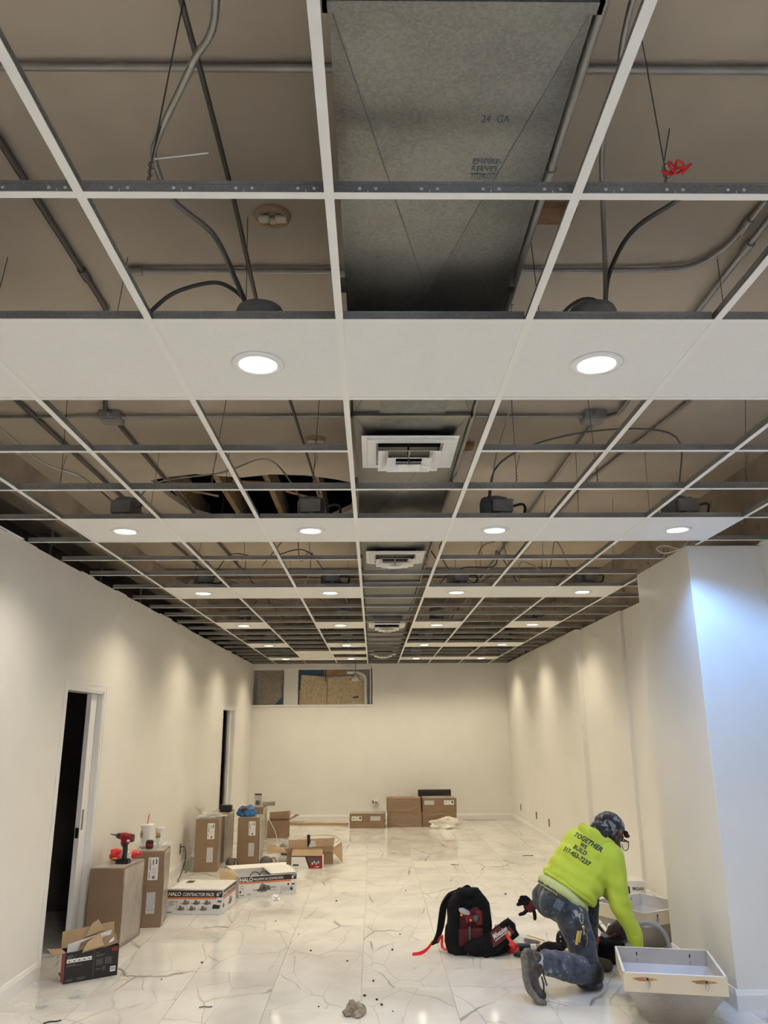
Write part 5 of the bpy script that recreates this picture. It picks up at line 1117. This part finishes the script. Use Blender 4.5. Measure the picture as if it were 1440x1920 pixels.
body += hand(RWR, V((.12, -.05, -.9)), V((-.3, .9, 0)))+hand(LWR, V((.6, -.2, -.7)), V((-.2, -.9, 0)))
person = soft(body, 'person', 'skin', None, .0065, 3); person.location = BASE
tag(person, 'person in bright lime hoodie and paint-stained jeans kneeling on one knee', 'person')

def cloth_mat(name, col, dark, scale, spots=None, t0=.60):
    m = mat(name, col, .85, bump=(260, .15, .002), sheen=.25); nt = m.node_tree; N = nt.nodes; L = nt.links; b = N['Principled BSDF']; tc = N.new('ShaderNodeTexCoord')
    n = N.new('ShaderNodeTexNoise'); n.inputs['Scale'].default_value = scale; n.inputs['Detail'].default_value = 7; n.inputs['Roughness'].default_value = .65; L.new(tc.outputs['Object'], n.inputs['Vector'])
    st = [(.36, dark), (min(.58, t0-.02), col)]
    if spots: st += [(t0, col), (t0+.06, spots)]
    r = ramp(N, st); L.new(n.outputs['Fac'], r.inputs['Fac']); L.new(r.outputs['Color'], b.inputs['Base Color']); return m
MAT['lime'] = mat('lime_fleece', (.49, .60, .055), .9, noise_=(4, .06), bump=(300, .25, .002), sheen=.1)
MAT['limepale'] = mat('pale_lime_cotton', (.50, .56, .24), .9, noise_=(8, .08))
MAT['denim'] = cloth_mat('blue_denim', (.075, .095, .135), (.018, .024, .042), 14, (.36, .38, .40))
MAT['denimdark'] = cloth_mat('stained_dark_denim', (.050, .060, .080), (.014, .017, .025), 15, (.36, .36, .35))
MAT['camo'] = cloth_mat('black_grey_camo', (.012, .012, .014), (.006, .006, .007), 20, (.20, .20, .215), .52); MAT['camo'].node_tree.nodes['Noise Texture.001'].inputs['Detail'].default_value = 2
MAT['shoe'] = cloth_mat('grey_worn_suede', (.075, .065, .058), (.02, .017, .015), 24, (.19, .175, .16))
MAT['shoebrown'] = mat('brown_boot_leather', (.06, .045, .03), .6, noise_=(16, .3))
MAT['sock'] = mat('grey_white_sock', (.42, .43, .46), .9, bump=(120, .4, .004))

# hoodie: torso, sleeves and the hood bunched behind the neck
hood = [ell((1.585, 6.15, .805), (.225, .145, .145), ROT), ell((1.525, 6.13, .735), (.222, .155, .135), ROT), ell((1.46, 6.12, .655), (.225, .155, .115), ROT), ell((1.425, 6.11, .605), (.222, .155, .080), ROT),
        cap(LSH, .088, RSH, .088), cap(RSH, .090, REL, .072), cap(REL, .074, RWR+V((-.002, .0, .035)), .050), cap(LSH, .090, LEL, .072), cap(LEL, .074, LWR, .050),
        ell(V((1.615, 6.15, .895)), (.12, .10, .06), ROT)]
ho = soft(hood, 'hoodie', 'lime', person, .010, 9)
me = ho.data
for v, n in zip(me.vertices, [v.normal.copy() for v in me.vertices]):     # folds run across the waist and into the armpit
    q = v.co+BASE; s = (q-V((1.5, 6.1, .7))); a = s.dot(r_t); c = s.dot(up_t)
    k = math.sin(c*46+a*16+3*noise.noise(q*5))*.007*max(0, min(1, (.05-c)/.15))+.006*noise.noise(q*11)+.003*noise.noise(q*24)
    d_ = min((q-REL).length, (q-(RSH+V((-.05, 0, -.12)))).length)
    k += math.sin(s.z*70+s.x*30)*.006*max(0, 1-d_/.14)
    v.co += n*k
hoodpile = []
hc = V((1.610, 6.085, .915))
for i in range(12):
    t_ = -1.0+2.35*i/11; p = V((1.64, 6.165, .915))+r_t*math.sin(t_)*.128+b_t*(math.cos(t_)*.125-.04)+up_t*(.025-.03*math.cos(t_)); hoodpile.append(p)
hd = soft([cap(hoodpile[i], .050-.016*abs(i-5.5)/5.5, hoodpile[i+1], .050-.016*abs(i-4.5)/5.5) for i in range(11)]+[ell(V((1.63, 6.13, .90))+b_t*.05-up_t*.02, (.10, .045, .055), ROT)], 'hood', 'lime', ho, .009, 7, .004, 16)
hm = soft([cap(V((1.408, 6.105, .583))+r_t*(.200*math.cos(a))-b_t*(.142*math.sin(a)), .015, V((1.408, 6.105, .583))+r_t*(.200*math.cos(a2))-b_t*(.142*math.sin(a2)), .015) for a, a2 in [(i*math.pi/14, (i+1)*math.pi/14) for i in range(28)]], 'hem_band', 'lime', ho, .008, 5, .004, 12)
cf_ = soft([cap(RWR+V((-.003, .002, .05)), .052, RWR+V((0, 0, .0)), .045)], 'cuff', 'lime', ho, .008, 4)
us = soft([ell((1.362, 6.10, .548), (.206, .170, .068), ROT)], 'undershirt', 'limepale', person, .010, 4, .006, 14)
# lettering wrapped on the back
dg = bpy.context.evaluated_depsgraph_get(); bm = bmesh.new(); bm.from_mesh(ho.data); bvh = BVHTree.FromBMesh(bm); bm.free()
bm = bmesh.new(); bm.from_mesh(hd.data); bvh2 = BVHTree.FromBMesh(bm); bm.free()
def back_text(txt, c, width, height):
    me = text_mesh(txt, 1., 0, 1.05, .036); b = bmesh.new(); b.from_mesh(me); bmesh.ops.subdivide_edges(b, edges=[e for e in b.edges if e.calc_length() > .25], cuts=2); bmesh.ops.triangulate(b, faces=b.faces); b.to_mesh(me); b.free()
    xs = [v.co.x for v in me.vertices]; ys = [v.co.y for v in me.vertices]; x0, x1, y0, y1 = min(xs), max(xs), min(ys), max(ys); C = W(c)
    for v in me.vertices:
        p = C+r_t*((v.co.x-(x0+x1)/2)/(x1-x0)*width)+up_t*((v.co.y-(y0+y1)/2)/(y1-y0)*height)+b_t*.5
        h = bvh.ray_cast(p, -b_t, 1.2); h2 = bvh2.ray_cast(p, -b_t, 1.2)
        dd = min([x[3] for x in (h, h2) if x[0] is not None] or [.4]); v.co = p-b_t*(dd-.0025)
    me.materials.clear(); me.materials.append(MAT['ink']); o = bpy.data.objects.new('lettering', me); COL.objects.link(o); o.parent = ho
back_text('TOGETHER', (1.528, 6.0, .930), .235, .040); back_text('WE', (1.496, 6.0, .897), .055, .030); back_text('BUILD', (1.472, 6.0, .866), .108, .034); back_text('317-453-7237', (1.446, 6.0, .824), .222, .036)
# jeans
jn = soft([ell((1.335, 6.11, .485), (.178, .150, .125), ROT), ell((1.265, 6.05, .50), (.085, .085, .10), ROT), ell((1.24, 6.18, .52), (.085, .08, .10), ROT), cap(RHP, .122, V((1.435, 5.955, .27)), .098), cap(V((1.435, 5.955, .27)), .098, RKN, .088), cap(LHP, .118, LKN, .082), cap(LKN, .085, LAN, .075)], 'jeans', 'denimdark', person, .010, 6, .006, 17)
jl = soft([cap(RKN+V((-.01, -.005, .0)), .088, V((1.30, 5.805, .155)), .090), cap(V((1.30, 5.805, .155)), .090, V((1.150, 5.725, .205)), .080)], 'lower_leg_denim', 'denim', jn, .009, 4, .006, 22)
wbp = []
for i in range(25):
    a = i*2*math.pi/24; wbp.append(V((1.352, 6.105, .530))+r_t*(.184*math.cos(a))-b_t*(.150*math.sin(a)))
soft([cap(wbp[i], .014, wbp[i+1], .014) for i in range(24)], 'waistband', 'denimdark', jn, .007, 3)
soft([cap(wbp[i]+up_t*.022, .014, wbp[i+1]+up_t*.022, .014) for i in range(24)], 'belt', 'blackfab', jn, .007, 3)
pk = W((1.345, 6.0, .47))+b_t*.125-up_t*.0; MB().obox(pk, (.032, .003, .04), ROT).build('back_pocket', 'denim', jn, bevel=.004); MB().obox(pk+b_t*.006+up_t*.045, (.038, .004, .014), ROT).build('pocket_flap', 'ink', jn, bevel=.004)
kp = soft([ell(RKN+V((.035, -.02, -.005)), (.070, .080, .085)), ell(RKN+V((-.01, -.03, -.055)), (.085, .075, .045))], 'knee_pad', 'black', person, .009, 4, .003)
for v in kp.data.vertices: v.co.z = max(v.co.z, .004)
MB().obox(W(RKN+V((.03, -.072, -.068))), (.05, .012, .022), (R(38), 0, R(14))).build('knee_pad_sole', 'inkgreydark', person, bevel=.008)
# right shoe: toes bent on the floor, sole to the left
sx = V((-.92, -.38, .05)).normalized()
sh_pts = [((1.015, 5.690, .255), .048), ((1.020, 5.680, .20), .052), ((1.018, 5.665, .14), .050), ((1.030, 5.650, .080), .048), ((1.055, 5.640, .048), .042), ((1.080, 5.645, .038), .034)]
sho = soft([cap(sh_pts[i][0], sh_pts[i][1], sh_pts[i+1][0], sh_pts[i+1][1]) for i in range(5)]+[ell((1.065, 5.70, .235), (.05, .048, .045)), ell((1.065, 5.69, .185), (.04, .045, .06))], 'shoe', 'shoe', person, .008, 3, .002)
for v in sho.data.vertices: v.co.z = max(v.co.z, .004)
sole = [V(p)+sx*(r_*.80) for p, r_ in sh_pts[:4]]+[V((1.040, 5.61, .022)), V((1.075, 5.612, .014))]
soft([cap(sole[i]+V((.15, -.38, 0))*.03, .018, sole[i+1]+V((.15, -.38, 0))*.03, .018) for i in range(5)]+[cap(sole[i]-V((.38, -.92, 0))*-.03, .018, sole[i+1]-V((.38, -.92, 0))*-.03, .018) for i in range(5)]+[cap(sole[i], .019, sole[i+1], .019) for i in range(5)], 'shoe_sole', mat('worn_grey_rubber', (.15, .135, .12), .7, noise_=(20, .4)), sho, .007, 2)
for o in person.children_recursive:
    if o.name.startswith('shoe_sole'):
        for v in o.data.vertices: v.co.z = max(v.co.z, .002)
lc = [W((1.085, 5.63, .15)), W((1.095, 5.62, .11)), W((1.09, 5.61, .065))]; MB().tube(lc, .006, 6).build('lace', 'black', sho); MB().tube([lc[0]+V((.01, 0, .02)), lc[1]+V((.02, 0, -.01))], .005, 6).build('lace', 'black', sho)
soft([cap((1.065, 5.70, .215), .050, (1.15, 5.73, .21), .056)], 'sock', 'sock', person, .008, 3)
ls = soft([cap((1.54, 6.34, .06), .050, (1.62, 6.30, .045), .046), cap((1.62, 6.30, .045), .048, (1.69, 6.27, .040), .042), ell((1.55, 6.33, .10), (.05, .05, .06))], 'boot', 'shoebrown', person, .009, 4)
for v in ls.data.vertices: v.co.z = max(v.co.z, .003)
# head wear
cp = soft([ell(hp(0, -.008, .022), (0.1030, 0.1299, 0.1098), HR), ell(hp(0, -.085, -.015), (0.0840, 0.0694, 0.0672), HR), ell(hp(.03, -.105, -.055), (0.0560, 0.0448, 0.0448), HR)], 'head_wrap', 'camo', person, .008, 4, .005, 22)
b = bmesh.new(); b.from_mesh(cp.data)
pl_n = (u_h*.93-f_h*.30).normalized(); dele = [v for v in b.verts if ((v.co+BASE)-hp(0, .075, .005)).dot(pl_n) < 0 and ((v.co+BASE)-hp(0, -.03, 0)).dot(f_h) > 0]
bmesh.ops.delete(b, geom=dele, context='VERTS'); b.to_mesh(cp.data); b.free()
md = cp.modifiers.new('thick', 'SOLIDIFY'); md.thickness = .004
soft([cap(hp(-.055, .098, .02), .016, hp(.055, .098, .02), .016), cap(hp(.055, .095, .02), .015, hp(.088, .04, .015), .012)], 'wrap_band', 'blackfab', cp, .007, 3)
gl = MB(); gl.tube([W(hp(.080, -.005, -.030)), W(hp(.080, .07, -.030)), W(hp(.070, .112, -.035))], .0045, 6); gl.tube([W(hp(-.080, -.005, -.030)), W(hp(-.080, .07, -.030)), W(hp(-.070, .112, -.035))], .0045, 6)
gl.tube([W(hp(-.070, .112, -.030)), W(hp(0, .127, -.030)), W(hp(.070, .112, -.030))], .005, 6); gl.tube(smooth_path([W(hp(.070, .113, -.03)), W(hp(.072, .115, -.075)), W(hp(.03, .124, -.085)), W(hp(.005, .127, -.05))], 4), .003, 5)
go = gl.build('safety_glasses', 'black', person); MB().sheet(lambda u, v: W(hp(-.068+u*.136, .126-.014*abs(u-.5)*2, -.032-v*.045)), 8, 3, .0015).build('lens', 'glass', go)
MB().ellip(W(hp(.035, .128, .008)), (.026, .016, .016), HR).build('red_clip', 'red', cp); MB().ellip(W(hp(.088, -.002, .0)), (.008, .014, .014), HR).build('red_ear_dot', 'red', cp)
# glove hanging from the rear pocket
gv = empty('work_glove', (1.155, 6.20, .46)); tag(gv, 'red and black work glove hanging from the worker\'s back pocket', 'glove')
soft([lambda b: b.ellip((-.02, 0, -.01), (.045, .025, .045)), lambda b: b.capsule((0, 0, -.01), .028, (.06, .02, .0), .028)], 'palm', 'darkredfab', gv, .007, 3, .003)
fg = MB()
for (a, c, L_) in ((.03, .02, .07), (.012, .03, .06), (-.02, -.03, .085), (-.045, -.035, .075)): 
    pass
for p0, p1, p2 in (((-.03, 0, .02), (-.065, -.01, .035), (-.095, -.02, .030)), ((-.03, -.01, .01), (-.075, -.02, .014), (-.108, -.025, .005)), ((-.02, .0, .03), (-.045, -.01, .05), (-.08, -.015, .052)), ((-.03, 0, -.03), (-.065, -.01, -.055), (-.095, -.015, -.062)), ((.01, 0, -.04), (.014, -.01, -.07), (.012, -.01, -.092))):
    fg.capsule(p0, .013, p1, .014); fg.capsule(p1, .014, p2, .012)
o = fg.build('fingers', 'blackfab', gv); md = o.modifiers.new('r', 'REMESH'); md.mode = 'VOXEL'; md.voxel_size = .006
# keys and knife on a carabiner at the right hip
ky = empty('key_ring', (1.425, 5.865, .47)); ky.scale = (.85, .85, .85); tag(ky, 'bunch of keys and multi-tool clipped to the worker\'s belt loop', 'keys')
MB().tube(smooth_path([(0, 0, 0), (.014, -.006, -.02), (.012, -.008, -.06), (0, -.01, -.075), (-.012, -.008, -.05), (-.014, -.004, -.015), (0, 0, 0)], 5), .0035, 6).build('carabiner', 'chrome', ky)
MB().lathe([(.014, 0), (.014, .003), (1e-4, .003)], 14, Matrix.Translation((.008, -.02, -.10)) @ Matrix.Rotation(R(80), 4, 'X')).box(.003, .013, -.024, -.020, -.155, -.105).build('key', 'brass', ky)
MB().obox((-.045, -.02, -.175), (.011, .006, .052), (0, R(14), 0)).build('yellow_knife', 'yellow', ky, bevel=.004); MB().obox((-.022, -.018, -.165), (.005, .004, .045), (0, R(14), 0)).build('steel_blade', 'chrome', ky)
MB().obox((.012, -.02, -.205), (.020, .008, .030), (0, R(8), 0)).build('black_fob', 'black', ky, bevel=.005); MB().tube(smooth_path([(.012, -.02, -.13), (.03, -.025, -.16), (.03, -.026, -.20), (.018, -.026, -.235)], 4), .003, 5).build('steel_loop', 'chrome', ky)
MB().tube([(-.01, -.01, -.07), (-.03, -.018, -.12)], .003, 5).build('cord', 'black', ky)
